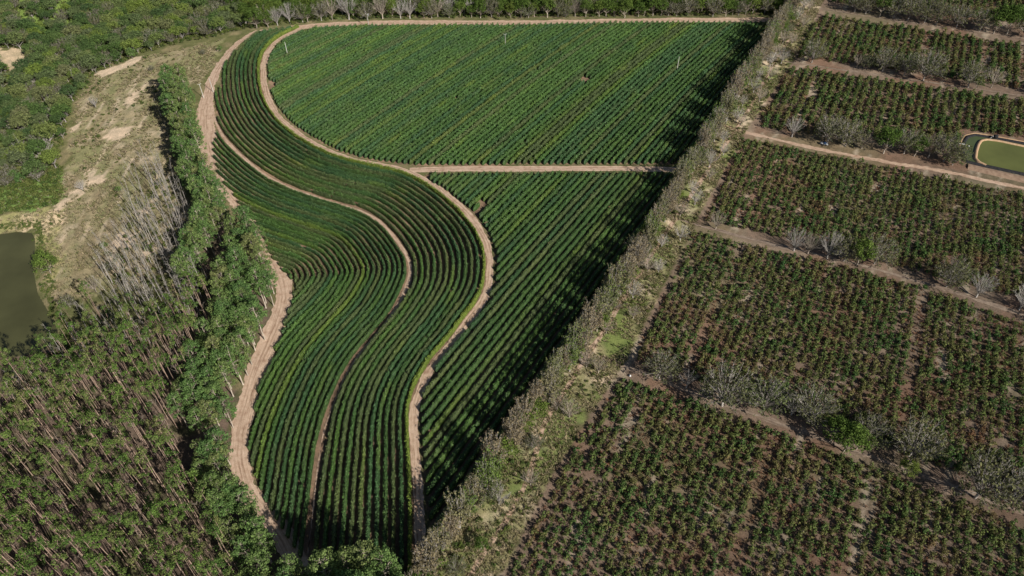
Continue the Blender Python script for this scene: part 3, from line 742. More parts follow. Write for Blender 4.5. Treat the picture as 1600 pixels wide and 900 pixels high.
# spreading trees: leafless / thinly leaved / full
def spreading(r, h, spread, maxl, kids=(3, 4), limbs=(8, 11)):
    br = []
    th = h * r.uniform(.16, .24)
    tr = (np.array([[0, 0, 0], [r.normal(0, .1), r.normal(0, .1), th * .5], [r.normal(0, .2), r.normal(0, .2), th]]), np.array([.38, .30, .27]), 0)
    n = r.integers(*limbs)
    for k in range(n):
        a = k * 2.4 + r.uniform(-.4, .4); t = math.sqrt((k + .5) / n) * .95
        d = np.array([math.cos(a) * t, math.sin(a) * t, 1.05 - .45 * t]); d /= np.linalg.norm(d)
        branch_out(r, tr[0][-1] * r.uniform(.75, 1.0), d, h * .40 * r.uniform(.85, 1.1), .14, 1, maxl, br, spread, .1, kids, 3, .62)
    return tr, br
def fan_tree(r, w, h, nsh, ntw, leaf, size, bark, leafmat, minr=.026, low=-.35, sub=1):
    g = Geo(); c = Geo(); th = h * r.uniform(.13, .2)
    top = np.array([r.normal(0, .15), r.normal(0, .15), th])
    g.tube(np.array([[0, 0, 0], top * .5 + [.06, .04, 0], top]), np.array([.42, .32, .28]), 7, .6)
    bg_ = c if leafmat is None else g
    semi = np.array([w / 2, w / 2, (h - th) * .56]); cen = np.array([0, 0, th + (h - th) * .44])
    for k in range(nsh):
        z = r.uniform(low, 1.0); a = k * 2.39996 + r.uniform(-.3, .3); q = math.sqrt(max(0, 1 - z * z))
        d = np.array([math.cos(a) * q, math.sin(a) * q, z])
        e = cen + d * semi * r.uniform(.78, 1.03)
        st = top * np.array([1, 1, r.uniform(.75, 1.0)])
        m_ = st * .55 + e * .45 + np.array([0, 0, .10 * h * (1 - max(z, 0))]) + r.normal(0, .25, 3)
        t = np.linspace(0, 1, 5)[:, None]
        P = (1 - t) ** 2 * st + 2 * t * (1 - t) * m_ + t * t * e + r.normal(0, .10, (5, 3)) * t
        g_ = bg_
        g_.tube(P, np.array([.11, .085, .06, .04, minr]), 4, r.uniform(.3, .9))
        for j in range(ntw):
            f = r.uniform(.45, 1.0); i0 = min(3, int(f * 4)); b0 = P[i0] + (P[i0 + 1] - P[i0]) * (f * 4 - i0)
            dd = (e - st) / np.linalg.norm(e - st) + r.normal(0, .55, 3) + np.array([0, 0, .25]); dd /= np.linalg.norm(dd)
            L = w * r.uniform(.07, .15)
            e2 = b0 + dd * L
            g_.tube(np.array([b0, b0 + dd * L * .5 + r.normal(0, .06, 3), e2]), np.array([minr * 1.5, minr, minr * .8]), 3, r.uniform(.3, .9))
            if leafmat and leaf and r.random() < leaf:
                clump(c, e2, .55, sub, size, r)
    return [('trunk', g.mesh('trunk', M[bark])), ('crown', c.mesh('crown', M[leafmat or bark]))]
for v in range(5): register('bare', fan_tree(nrng(), 12.5, 14, 34, 13, 0, .5, 'bark_white' if v % 2 else 'bark_pale', None, .027, 0.0))
for v in range(5): register('sparse', fan_tree(nrng(), 16.5, 15.5, 60, 10, .85, .62, 'bark_grey', 'olive', .03, -.5, 4))
for v in range(5): register('belt', fan_tree(nrng(), 7.4, 20, 42, 12, .85, .5, 'bark_grey', 'beltleaf', .032, -.75, 5))
def full_tree(r, h, w, mat, ncl, size, bark, low=.3, per=26):
    tr, br = spreading(r, h, .55, 1)
    g = Geo(); add_branches(g, [tr], r); add_branches(g, br, r, .04); c = Geo()
    for k in range(ncl):
        v = r.normal(0, 1, 3); v /= np.linalg.norm(v); v[2] = abs(v[2]) * 1.0 - .25
        s = r.uniform(.55, 1.0)
        e = np.array([v[0] * w / 2 * s, v[1] * w / 2 * s, h * (low + (1 - low) * .45) + v[2] * h * (1 - low) * .55 * s])
        clump(c, e, r.uniform(.55, 1.1) * w * .15, per, size, r, .8)
    return [('trunk', g.mesh('trunk', M[bark])), ('crown', c.mesh('crown', M[mat]))]
for v in range(6): register('forest', full_tree(nrng(), 12.5, 11.5, 'forest', 60, .62, 'bark_grey', .3, 34))
for v in range(4): register('green', full_tree(nrng(), 15, 11.0, 'bright', 60, .60, 'bark_pale', .2, 34))
for v in range(3): register('evergreen', full_tree(nrng(), 10, 9.0, 'euc_full', 48, .6, 'bark_brown', .1))
for v in range(4):
    r = nrng(); c = Geo(); g = Geo()
    for k in range(7):
        a = r.uniform(0, 6.28); q = r.uniform(.2, 1.0)
        e = np.array([math.cos(a) * q * 1.2, math.sin(a) * q * 1.2, r.uniform(.5, 1.5)])
        g.tube(np.array([[0, 0, 0], e * .5, e]), np.array([.05, .035, .015]), 3)
        clump(c, e, r.uniform(.5, .85), 16, .5, r)
    register('shrub', [('stem', g.mesh('stem', M['bark_brown'])), ('foliage', c.mesh('foliage', M['shrub']))])
for v in range(6):
    r = nrng(); c = Geo(); g = Geo()
    for k in range(6):
        a = r.uniform(0, 6.28); q = r.uniform(.2, .9)
        e = np.array([math.cos(a) * q * .95, math.sin(a) * q * .95, r.uniform(.5, 1.9)])
        g.tube(np.array([[0, 0, 0], e * .55 + [0, 0, .1], e]), np.array([.04, .03, .012]), 3)
        clump(c, e, r.uniform(.4, .68), 12, .46, r)
    register('coffee', [('stem', g.mesh('stem', M['bark_brown'])), ('foliage', c.mesh('foliage', M['coffee']))])
TUFT = []
for v in range(4):
    r = nrng(); c = Geo(); n = 16
    a = r.uniform(0, 6.28, n); q = r.uniform(0, .5, n)
    b = np.c_[np.cos(a) * q, np.sin(a) * q, np.zeros(n)]
    t = b + np.c_[np.cos(a) * .3 + r.normal(0, .15, n), np.sin(a) * .3 + r.normal(0, .15, n), r.uniform(.3, .75, n)]
    m_ = (b + t) / 2; w = np.c_[-np.sin(a), np.cos(a), a * 0] * .09
    c.add(np.stack([b, m_ + w, t, m_ - w], 1).reshape(-1, 3), np.arange(4 * n).reshape(-1, 4), r.random(n))
    TUFT.append(c.mesh('tuft', M['dry']))

WEED = []
for m_ in TUFT:
    w_ = m_.copy(); w_.materials.clear(); w_.materials.append(M['dryred']); WEED.append(w_)
# one mesh per plant variant for the uncountable masses, instanced over points
LIB = {}
def library(kind):
    if kind in LIB: return LIB[kind]
    col = bpy.data.collections.new('library_' + kind)
    if kind in ('tuft', 'weed'):
        for m_ in (TUFT if kind == 'tuft' else WEED): col.objects.link(bpy.data.objects.new('tuft', m_))
    else:
        for parts in PROTO[kind]:
            V = []; Qs = []; T = []; MI = []; n = 0; mats = []
            for pi, (nm, me) in enumerate(parts):
                v = np.empty(len(me.vertices) * 3, np.float32); me.vertices.foreach_get('co', v)
                q = np.empty(len(me.loops), np.int32); me.loops.foreach_get('vertex_index', q)
                t = np.empty(len(me.polygons), np.float32); me.attributes['tint'].data.foreach_get('value', t)
                V.append(v.reshape(-1, 3)); Qs.append(q.reshape(-1, 4) + n); T.append(t); MI.append(np.full(len(t), pi, np.int32)); n += len(v) // 3
                mats.append(me.materials[0])
            me = mesh_from('plant', np.vstack(V), np.vstack(Qs), mats[0], np.concatenate(T))
            for m_ in mats[1:]: me.materials.append(m_)
            me.polygons.foreach_set('material_index', np.concatenate(MI))
            col.objects.link(bpy.data.objects.new('plant', me))
    LIB[kind] = col
    return col
def mass(name, kind, pts, scale, label, seed, zs=None, cat=None):
    pts = np.asarray(pts, float)
    r = np.random.default_rng(seed); n = len(pts)
    me = bpy.data.meshes.new(name)
    z = height(pts[:, 0], pts[:, 1]) - 0.03
    me.vertices.add(n); me.vertices.foreach_set('co', np.c_[pts, z].astype(np.float32).ravel())
    sc = np.asarray(scale)[:, None] * np.c_[np.ones(n), np.ones(n), r.uniform(.85, 1.15, n)] if np.ndim(scale) else (scale * r.uniform(.75, 1.25, n))[:, None] * np.c_[np.ones(n), np.ones(n), r.uniform(.85, 1.15, n)]
    for nm, typ, d, f in (('p_scale', 'FLOAT_VECTOR', sc, 'vector'), ('p_rot', 'FLOAT_VECTOR', np.c_[np.zeros((n, 2)), r.uniform(0, 6.28, n)], 'vector')):
        a = me.attributes.new(nm, typ, 'POINT'); a.data.foreach_set(f, d.astype(np.float32).ravel())
    col = library(kind)
    a = me.attributes.new('p_idx', 'INT', 'POINT'); a.data.foreach_set('value', r.integers(0, len(col.objects), n).astype(np.int32))
    ob = link(name, me, label=label, kind='stuff', cat=cat)
    ng = bpy.data.node_groups.new(name, 'GeometryNodeTree')
    ng.interface.new_socket('Geometry', in_out='INPUT', socket_type='NodeSocketGeometry')
    ng.interface.new_socket('Geometry', in_out='OUTPUT', socket_type='NodeSocketGeometry')
    gi = ng.nodes.new('NodeGroupInput'); go = ng.nodes.new('NodeGroupOutput')
    ci = ng.nodes.new('GeometryNodeCollectionInfo'); ci.inputs[0].default_value = col
    ci.inputs['Separate Children'].default_value = True; ci.inputs['Reset Children'].default_value = True
    ip = ng.nodes.new('GeometryNodeInstanceOnPoints'); ip.inputs['Pick Instance'].default_value = True
    def attr(nm, t):
        q = ng.nodes.new('GeometryNodeInputNamedAttribute'); q.data_type = t; q.inputs[0].default_value = nm
        return [o for o in q.outputs if o.enabled and o.name == 'Attribute'][0]
    L = ng.links
    L.new(gi.outputs[0], ip.inputs['Points']); L.new(ci.outputs[0], ip.inputs['Instance'])
    L.new(attr('p_idx', 'INT'), ip.inputs['Instance Index']); L.new(attr('p_rot', 'FLOAT_VECTOR'), ip.inputs['Rotation']); L.new(attr('p_scale', 'FLOAT_VECTOR'), ip.inputs['Scale'])
    L.new(ip.outputs[0], go.inputs[0])
    md = ob.modifiers.new('scatter', 'NODES'); md.node_group = ng
    return ob
def plant(kind, name, x, y, sc, label, cat, group, rng, var=None, zsc=1.0, tilt=0.0):
    parts = PROTO[kind][rng.integers(0, len(PROTO[kind])) if var is None else var % len(PROTO[kind])]
    o = link(name, None, label=label, cat=cat, group=group, loc=(x, y, hz(x, y) - 0.05))
    o.rotation_euler = (rng.normal(0, tilt), rng.normal(0, tilt), rng.uniform(0, 6.28)); o.scale = (sc, sc, sc * zsc)
    for nm, me in parts: link(nm, me, o)
    return o
def scatter(poly, spacing, rng, jitter=0.45, hexa=True):
    p = np.array(poly); lo, hi = p.min(0), p.max(0)
    ys_ = np.arange(lo[1], hi[1], spacing * .87)
    out = []
    for i, y in enumerate(ys_):
        x = np.arange(lo[0], hi[0], spacing) + (spacing / 2 if i % 2 else 0)
        out.append(np.c_[x, np.full(len(x), y)])
    q = np.vstack(out); q = q + rng.uniform(-jitter, jitter, q.shape) * spacing
    return q[inside(q[:, 0], q[:, 1], poly)]
def project(P, h=0):
    z = P[:, 1] * CT + (CAM_H - h) * ST
    return np.c_[800 + F_PX * P[:, 0] / z, 450 - F_PX * (P[:, 1] * ST - (CAM_H - h) * CT) / z]
def visible(P, m=30):
    h = height(P[:, 0], P[:, 1]); a = project(P, h); b = project(P, h + 14)
    return ((a[:, 0] > -m) & (a[:, 0] < 1600 + m) & (a[:, 1] > -m) & (b[:, 1] < 900 + m))
def near_first(P):
    return P[np.argsort(P[:, 1] + 0.15 * np.abs(P[:, 0]))]
R2 = np.random.default_rng(5)
def ranked(P, band):
    """for each point: its rank counted up from the bottom of the group and its place along that rank"""
    P = np.asarray(P); k = np.floor((P[:, 1] - P[:, 1].min()) / band).astype(int)
    ks = sorted(set(k)); out = [None] * len(P)
    for i_, kk in enumerate(ks):
        idx = np.where(k == kk)[0]; idx = idx[np.argsort(P[idx, 0])]
        for j_, q in enumerate(idx): out[q] = ', %s from left, %s rank up' % (ordinal(j_ + 1), ordinal(i_ + 1))
    return out

# --- eucalyptus stand at the lower left
E1 = plan_poly([(-180, 700), (-30, 662), (60, 630), (130, 590), (230, 556), (322, 505), (350, 455), (352, 480), (322, 590), (285, 690), (318, 760), (352, 830), (390, 905), (420, 1060), (-180, 1060)])
P = scatter(E1, 4.6, R2); P = P[R2.random(len(P)) > .08]; bare_ = R2.random(len(P)) < .22; PB = P[bare_]; P = near_first(P[~bare_])
vis = visible(P)
a_, b_ = P[vis][:110], np.vstack([P[vis][110:], P[~vis]]); rk = ranked(a_, 5.0)
print('euc', len(P), vis.sum())
for (x, y), l_ in zip(a_, rk):
    plant('euc', 'eucalyptus_tree', x, y, R2.uniform(.92, 1.2), 'slim eucalyptus in the dense lower stand' + l_, 'eucalyptus', 'eucalyptus in the dense lower stand', R2)
mass('eucalyptus_stand', 'euc', b_, 1.0, 'further part of the dense eucalyptus stand', 3)
mass('bare_stems', 'pink_pole', PB, 1.05, 'thin bare stems standing among the dense eucalyptus', 4)
# --- bare stems above the stand
D1 = plan_poly([(222, 300), (262, 270), (300, 330), (322, 420), (318, 500), (270, 520), (220, 510), (170, 470), (178, 420), (205, 350)])
P = scatter(D1, 4.4, R2); P = P[R2.permutation(len(P))[:170]]
for (x, y), l_ in zip(P, ranked(P, 5.0)):
    plant('bare_pole', 'bare_tree', x, y, R2.uniform(.9, 1.3), 'thin grey leafless trunk on the dry slope' + l_, 'bare tree', 'bare trunks on the dry slope', R2, tilt=.03)
D2 = plan_poly([(-60, 660), (20, 630), (92, 560), (120, 520), (155, 485), (190, 480), (250, 525), (290, 545), (230, 556), (130, 590), (60, 630), (-40, 668)])
P = scatter(D2, 5.4, R2)[:110]; rk = ranked(P, 5.5)
for i, (x, y) in enumerate(P):
    if i % 3: plant('bare_pole', 'bare_tree', x, y, R2.uniform(.8, 1.1), 'pale leafless trunk near the pond' + rk[i], 'bare tree', 'bare trunks by the pond', R2, tilt=.03)
    else: plant('euc', 'eucalyptus_tree', x, y, R2.uniform(.8, 1.0), 'thin eucalyptus among pondside bare trunks' + rk[i], 'eucalyptus', 'eucalyptus near the pond', R2)
# --- leafy eucalyptus strips beside the sandy road
S1 = plan_poly([(268, 150), (292, 150), (308, 178), (314, 240), (330, 290), (362, 335), (352, 380), (330, 440), (300, 475), (285, 460), (312, 400), (318, 350), (300, 300), (285, 240), (272, 190)])
S2 = plan_poly([(392, 372), (408, 396), (426, 428), (431, 470), (420, 520), (400, 572), (381, 625), (368, 672), (350, 700), (288, 680), (305, 620), (332, 560), (352, 500), (362, 440), (372, 395)])
S3 = plan_poly([(328, 712), (364, 705), (368, 750), (382, 795), (408, 832), (425, 870), (445, 930), (470, 1000), (420, 1060), (395, 905), (355, 830), (330, 770)])
S5 = plan_poly([(438, 862), (452, 872), (470, 905), (505, 960), (480, 1000), (450, 930)])
S4 = plan_poly([(500, 965), (545, 945), (640, 950), (645, 1010), (480, 1020)])
for poly, sp, lab, grp in ((S1, 6.1, 'leafy eucalyptus in the upper roadside strip', 'leafy eucalyptus of the upper strip'), (S2, 6.3, 'leafy eucalyptus in the middle roadside strip', 'leafy eucalyptus of the middle strip'),
                           (S3, 6.0, 'leafy eucalyptus at the road edge of the lower stand', 'leafy eucalyptus of the lower strip'), (S5, 5.5, 'leafy eucalyptus overhanging the bottom of the wide road', 'leafy eucalyptus over the road end'), (S4, 6.2, 'leafy eucalyptus at the bottom end of the curved rows', 'leafy eucalyptus below the curved rows')):
    P = scatter(poly, sp, R2); print(grp, len(P))
    for (x, y), l_ in zip(P, ranked(P, 7.0)):
        plant('euc_full', 'eucalyptus_tree', x, y, R2.uniform(.92, 1.2) * (1.42 if poly is S4 else 1.0), lab + l_, 'eucalyptus', grp, R2)
for (u, v), l_ in zip([(522, 936), (552, 924), (582, 917), (612, 926)], ['nearest the wide road', 'second from the wide road', 'third from the wide road', 'nearest the curving track']):
    x, y = flat(u, v)
    plant('euc_full', 'eucalyptus_tree', x, y, R2.uniform(1.35, 1.5), 'very tall eucalyptus at the bottom end of the curved rows, ' + l_, 'eucalyptus', 'tall eucalyptus at the row ends', R2)
# --- native forest, top left
F1 = plan_poly([(-140, -90), (330, -90), (405, 5), (392, 34), (372, 48), (335, 58), (225, 84), (150, 114), (112, 165), (98, 235), (90, 268), (60, 290), (0, 300), (-140, 308)])
P = scatter(F1, 7.4, R2)
P = P[~inside(P[:, 0], P[:, 1], SANDPATCH) & ~(inside(P[:, 0], P[:, 1], MEADOW) & (R2.random(len(P)) < .75))]
P = near_first(P); vis = visible(P)
print('forest', len(P), vis.sum())
pk = R2.random(len(P))
PV = P[vis]
rk = ranked(PV[:180], 8.0)
for i, (x, y) in enumerate(PV[:180]):
    k = pk[i]; l_ = rk[i]
    if k < .10: plant('bare', 'bare_tree', x, y, R2.uniform(.6, .85), 'grey leafless tree inside the native wood' + l_, 'bare tree', 'leafless trees of the native wood', R2)
    elif k < .16: plant('bare_pole', 'bare_tree', x, y, R2.uniform(.6, .8), 'thin leaning leafless trunk inside the native wood' + l_, 'bare tree', 'bare trunks of the native wood', R2, tilt=.25)
    elif k < .28: plant('sparse', 'woodland_tree', x, y, R2.uniform(.5, .75), 'thin olive crowned tree inside the native wood' + l_, 'tree', 'olive trees of the native wood', R2)
    elif k < .36: plant('evergreen', 'woodland_tree', x, y, R2.uniform(.6, .95), 'dense dark green tree inside the native wood' + l_, 'tree', 'dark trees of the native wood', R2)
    else: plant('forest', 'woodland_tree', x, y, R2.uniform(.55, 1.3), 'bushy green tree inside the native wood' + l_, 'tree', 'bushy trees of the native wood', R2)
rest = np.vstack([PV[180:], P[~vis]])
mk = R2.random(len(rest))
mass('forest', 'forest', rest[mk < .75], .9, 'far part of the native wood', 6)
mass('forest', 'sparse', rest[mk >= .75], .65, 'far olive crowns of the native wood', 7)
P = scatter(F1, 3.4, R2); P = P[~inside(P[:, 0], P[:, 1], SANDPATCH) & ~(inside(P[:, 0], P[:, 1], MEADOW) & (R2.random(len(P)) < .8))]
P = np.vstack([P, scatter(GREENBANK, 2.6, R2)])
mass('undergrowth', 'shrub', P, 1.15, 'green undergrowth between the trees of the native wood', 8)
# --- belt of trees past the far edge of the field
front = smooth_curve([flat(*p) for p in [(395, 44), (440, 40), (482, 35), (562, 30), (675, 28.5), (800, 29), (925, 27), (1050, 25), (1225, 24)]], 1.0, 2)
cnt = {}
def single(kind, name, x, y, sc, lab, cat, grp, **kw): return plant(kind, name, x, y, sc, lab, cat, grp, R2, **kw)
FR = [('green', 1.0), ('green', .95), ('bare', 1.05), ('bare', 1.0), ('sparse', .9), ('green', .85), ('sparse', 1.0), ('bare', .95), ('bare', 1.1), ('green', .9), ('sparse', .9), ('bare', 1.1), ('green', 1.0), ('bare', 1.15), ('bare', 1.0), ('green', 1.0), ('sparse', .9), ('bare', 1.2)]
i = 0; s_ = 3.0; words = {'green': 'bright green bushy tree', 'bare': 'pale leafless tree', 'sparse': 'thin olive crowned tree'}
while s_ < len(front) - 4:
    k, sc = FR[i] if i < len(FR) else (('green', R2.uniform(.75, 1.0)) if R2.random() < .7 else ('sparse', R2.uniform(.8, 1)) if R2.random() < .8 else ('bare', .8))
    x, y = front[int(s_)] + R2.normal(0, .8, 2) + [0, 1]
    single(k, 'edge_tree', x, y, R2.uniform(.8, 1.15) * sc * {'green': 1.2, 'bare': 1.15, 'sparse': .95}[k], '%s at the far field edge, %s along from the curved track' % (words[k], ordinal(i + 1)), 'tree', 'trees along the far field edge')
    s_ += R2.uniform(4.5, 11); i += 1
Pf = np.vstack([front[::2] + R2.normal(0, 1.6, front[::2].shape) + [0, 3.0], front[1::2] + R2.normal(0, 1.6, front[1::2].shape) + [0, 6.0]])
mass('undergrowth', 'shrub', Pf, 1.1, 'low scrub under the trees of the far field edge', 10)
print('front', i)
P = scatter(FOREST_TOP, 6.2, R2); P = P[seg_dist(P[:, 0], P[:, 1], [tuple(q) for q in front[::5]], False) > 5]; P = near_first(P); vis = visible(P)
PV = P[vis]; pk = R2.random(len(PV)); print('topforest', len(PV))
lim = flat(640, 20)[0]
rk = ranked(PV[:130], 7.0)
for i, (x, y) in enumerate(PV[:130]):
    l_ = rk[i]
    if pk[i] < .22 and x < lim + 60: plant('bare', 'bare_tree', x, y, R2.uniform(.85, 1.15), 'pale leafless tree past the far track' + l_, 'bare tree', 'leafless trees past the far track', R2)
    elif pk[i] < .4: plant('sparse', 'woodland_tree', x, y, R2.uniform(.7, .9), 'olive crowned tree past the far track' + l_, 'tree', 'olive trees past the far track', R2)
    else: plant('green', 'woodland_tree', x, y, R2.uniform(.9, 1.2), 'leafy green tree past the far track' + l_, 'tree', 'green trees past the far track', R2)
rest = np.vstack([PV[130:], P[~vis]])
if len(rest): mass('forest', 'green', rest, 1.0, 'wood beyond the far track, its deeper part', 9)
# --- the long tree belt between the coffee and the sparse plots
bl_ = smooth_curve([flat(*p) for p in [(1262, -45)] + BELT_L + [(570, 1020)]], 1.0, 6)
t_ = tangents(bl_); side_b = np.c_[t_[:, 1], -t_[:, 0]]
if side_b[100, 0] < 0: side_b = -side_b
bw = 'brown twiggy tree of the shade belt, %s in its %s row from the far end'
for row, off, sp, kinds in ((0, 5.5, 4.6, (('belt', .82), ('bare', .06), ('sparse', .04), ('green', .08))), (1, 12.0, 24.0, (('bare', .8), ('sparse', .2))), (2, 18.0, 30.0, (('bare', .7), ('green', .15), ('sparse', .15)))):
    s_ = len(bl_) - 4.0; i = 0
    if bl_[0, 1] > bl_[-1, 1]: s_ = 3.0
    stp = 1 if bl_[0, 1] > bl_[-1, 1] else -1
    while 2 < s_ < len(bl_) - 2:
        x, y = bl_[int(s_)] + side_b[int(s_)] * (off + R2.normal(0, .9))
        u_ = R2.random(); k = kinds[-1][0]; acc = 0
        for kk, pr in kinds:
            acc += pr
            if u_ < acc: k = kk; break
        i += 1
        lab = '%s, %s from the far end in the %s row of the belt' % ({'belt': 'brown twiggy tree', 'sparse': 'olive leaved tree', 'bare': 'pale leafless tree', 'green': 'bright green tree'}[k], ordinal(i), ['field-side', 'middle', 'plot-side'][row])
        plant(k, 'belt_tree', x, y, {'belt': R2.uniform(1.0, 1.45) if row == 0 else .6, 'sparse': .95 if row < 1 else .5, 'bare': R2.uniform(.6, .9) if row else R2.uniform(1.05, 1.3), 'green': .95 if row < 2 else .5}[k], lab, 'tree', 'trees of the long belt', R2)
        s_ += stp * sp * R2.uniform(.75, 1.3)
P = scatter(BELT, 1.35, R2, .5); d_ = fbm(P[:, 0], P[:, 1], 10, 61); P = P[(R2.random(len(P)) < sstep(.3, .55, d_) * .9 + .08)]
mass('grass', 'tuft', P, 1.5, 'dry grass and litter on the floor of the tree belt', 11)
P = scatter(BELT, 4.0, R2, .5); P = P[R2.random(len(P)) < .75 * sstep(.4, .6, fbm(P[:, 0], P[:, 1], 18, 66)) + .12]
mass('undergrowth', 'shrub', P, .7, 'low green scrub on the floor of the tree belt', 12)
# slope: dry grass, shrubs
P = scatter(SLOPE, 1.7, R2, .5); P = P[R2.random(len(P)) < .15 + .75 * sstep(.42, .6, fbm(P[:, 0], P[:, 1], 9, 71))]
for sc_ in SCARS: P = P[~inside(P[:, 0], P[:, 1], sc_)]
mass('grass', 'tuft', P, 1.5, 'dry grass tufts on the eroded slope', 13)
P = scatter(SLOPE, 5, R2, .5); P = P[R2.random(len(P)) < .55 * sstep(.52, .66, fbm(P[:, 0], P[:, 1], 22, 75))]
mass('undergrowth', 'shrub', P, .8, 'scattered low scrub on the eroded slope', 14)
P = np.vstack([scatter(E1, 3.2, R2), scatter(D1, 3.4, R2), scatter(D2, 2.6, R2)]); P = P[R2.random(len(P)) < np.where(inside(P[:, 0], P[:, 1], E1), .06, .3) + np.where(inside(P[:, 0], P[:, 1], E1), .08, .4) * sstep(.4, .6, fbm(P[:, 0], P[:, 1], 15, 78))]
mass('undergrowth', 'shrub', P, .9, 'scrub under the eucalyptus and bare trunks', 15)
rim = [q + (q - pc) / np.hypot(*(q - pc)) * R2.uniform(-3.0, 2.5) for q in np.repeat(ring, 7, 0) + R2.normal(0, 1.2, (len(ring) * 7, 2)) if q[0] > -300]
mass('reeds', 'shrub', np.array(rim), .55, 'green reeds and weeds round the pond shore', 18)
P = scatter(BANK, 2.2, R2, .5); mass('grass', 'tuft', P, 1.7, 'rough grass on the pond bank', 16)
P = scatter(MEADOW, 2.2, R2, .5); mass('grass', 'shrub', P[R2.random(len(P)) < .3], .6, 'weedy growth in the far meadow', 17)
for j, (u, v, k, sc, lab) in enumerate([(80, 428, 'green', 1.4, 'light green tree leaning over the pond shore'), (186, 300, 'evergreen', .5, 'small round dark bush high on the eroded slope'), (165, 388, 'evergreen', .55, 'dark bush on the slope above the pond trees'),
      (207, 358, 'evergreen', .6, 'green bush beside the bare trunks'), (172, 425, 'sparse', .8, 'grey green tree low on the slope'), (130, 298, 'bare', .7, 'grey leafless tree at the gully head'),
      (208, 92, 'evergreen', 1.1, 'big round dark tree at the edge of the slope'), (150, 168, 'bare', .8, 'grey leafless tree on the upper slope'), (238, 110, 'sparse', .5, 'low olive bush on the upper slope'), (345, 80, 'evergreen', .55, 'dark bush beside the top bend of the road'),
      (318, 85, 'sparse', .5, 'olive bush above the road bend'), (252, 182, 'bare_pole', .8, 'lone thin trunk in the shadow of the upper strip'), (200, 440, 'green', .6, 'light green bush below the bare trunks'),
      (150, 455, 'bare', .9, 'pale leafless tree near the pond shore'), (110, 480, 'sparse', .9, 'olive tree by the pond shore'), (235, 395, 'green', .5, 'small green bush among bare trunks')]):
    x, y = plan(u, v)
    plant(k, 'slope_tree', x, y, sc * {'bare': .8, 'sparse': .55, 'green': .8}.get(k, .9), lab, 'tree', 'trees and bushes on the slope', R2)
# --- lines of trees in the sparse plots
LINES = [('nearest', [(1030, 592, 'sparse', .95), (1072, 606, 'bare', .75), (1128, 634, 'sparse', 1.35), (1192, 640, 'sparse', 1.1), (1236, 648, 'bare', .9), (1262, 655, 'sparse', 1.1), (1298, 690, 'green', .75), (1318, 706, 'green', .85), (1338, 702, 'green', .62), (1352, 690, 'sparse', .9),
                     (1420, 712, 'sparse', 1.2), (1412, 742, 'green', .5), (1523, 778, 'sparse', 1.4), (1582, 775, 'bare', 1.1), (1640, 800, 'sparse', 1.1)]),
         ('second', [(1118, 358, 'bare', .8), (1240, 392, 'bare', 1.0), (1262, 397, 'bare', .9), (1292, 404, 'bare', 1.15), (1318, 408, 'sparse', .9), (1338, 414, 'green', .85), (1366, 412, 'sparse', 1.0), (1478, 448, 'sparse', 1.0), (1525, 464, 'bare', 1.05), (1592, 484, 'bare', 1.1), (1650, 505, 'sparse', 1.0)]),
         ('third', [(1237, 214, 'bare', 1.0), (1292, 224, 'sparse', 1.15), (1320, 228, 'sparse', 1.1), (1346, 232, 'bare', .9), (1380, 240, 'green', .95), (1412, 240, 'sparse', 1.0), (1428, 244, 'green', .7), (1450, 246, 'bare', 1.1), (1474, 252, 'sparse', 1.15), (1488, 258, 'sparse', .8)]),
         ('fourth', [(1268, 98, 'sparse', 1.0), (1338, 106, 'bare', .7), (1352, 108, 'sparse', .6), (1378, 112, 'sparse', 1.1), (1412, 118, 'sparse', 1.0), (1442, 126, 'sparse', 1.35), (1512, 137, 'sparse', 1.15), (1524, 140, 'green', .5), (1548, 137, 'bare', 1.0), (1640, 152, 'sparse', 1.0)]),
         ('top', [(1335, 19, 'sparse', 1.0), (1352, 22, 'sparse', .9), (1374, 26, 'green', .9), (1396, 28, 'sparse', 1.2), (1418, 32, 'sparse', 1.2), (1444, 35, 'sparse', 1.25), (1462, 38, 'sparse', 1.1), (1494, 43, 'sparse', 1.1), (1530, 49, 'sparse', 1.1), (1552, 53, 'green', 1.1), (1572, 54, 'green', 1.2), (1600, 57, 'sparse', 1.1)])]
for nm, lst in LINES:
    for i, (u, v, k, sc) in enumerate(lst):
        x, y = flat(u, v)
        plant(k, 'lane_tree', x, y, sc * {'sparse': 1.1, 'bare': 1.05, 'green': 1.45}[k], '%s, %s from the belt in the %s line of lane trees' % ({'sparse': 'grey olive tree', 'bare': 'silvery leafless tree', 'green': 'bright green tree'}[k], ordinal(i + 1), nm), 'tree', 'trees along the lanes', R2)
# --- sparse coffee plots
allb = []
for pi, (nm, poly) in enumerate(PLOTS.items()):
    a = math.radians(27); d = np.array([math.sin(a), math.cos(a)]); nn_ = np.array([d[1], -d[0]])
    p = np.array(poly); s1 = p @ nn_; s2 = p @ d
    up_ = pi < 3
    for ri, o in enumerate(np.arange(s1.min(), s1.max(), 5.0 if up_ else 3.7)):
        lane = R2.random() < .012; rs_ = R2.uniform(.85, 1.2)
        ss = np.arange(s2.min(), s2.max(), 1.2); ss = ss + R2.uniform(-.7, .7, len(ss))
        q = nn_ * (o + R2.normal(0, .34 if up_ else .38, len(ss)))[:, None] + d * ss[:, None]
        keep = inside(q[:, 0], q[:, 1], poly) & (R2.random(len(ss)) > (.85 if lane else .10))
        keep &= (vnoise(q[:, 0], q[:, 1], 5, 81) < .88) & (vnoise((q @ d) / 30, (q @ nn_) / 4.0, 1.0, 83) < .93)
        q = q[keep]
        if len(q): allb.append(np.c_[q, np.full(len(q), pi), np.full(len(q), ri)])
allb = np.vstack(allb); print('bushes', len(allb))
vis = visible(allb[:, :2], 0) & (project(allb[:, :2])[:, 1] < 897)
order = np.lexsort((np.arange(len(allb)), allb[:, 1] + (~vis) * 1e4))
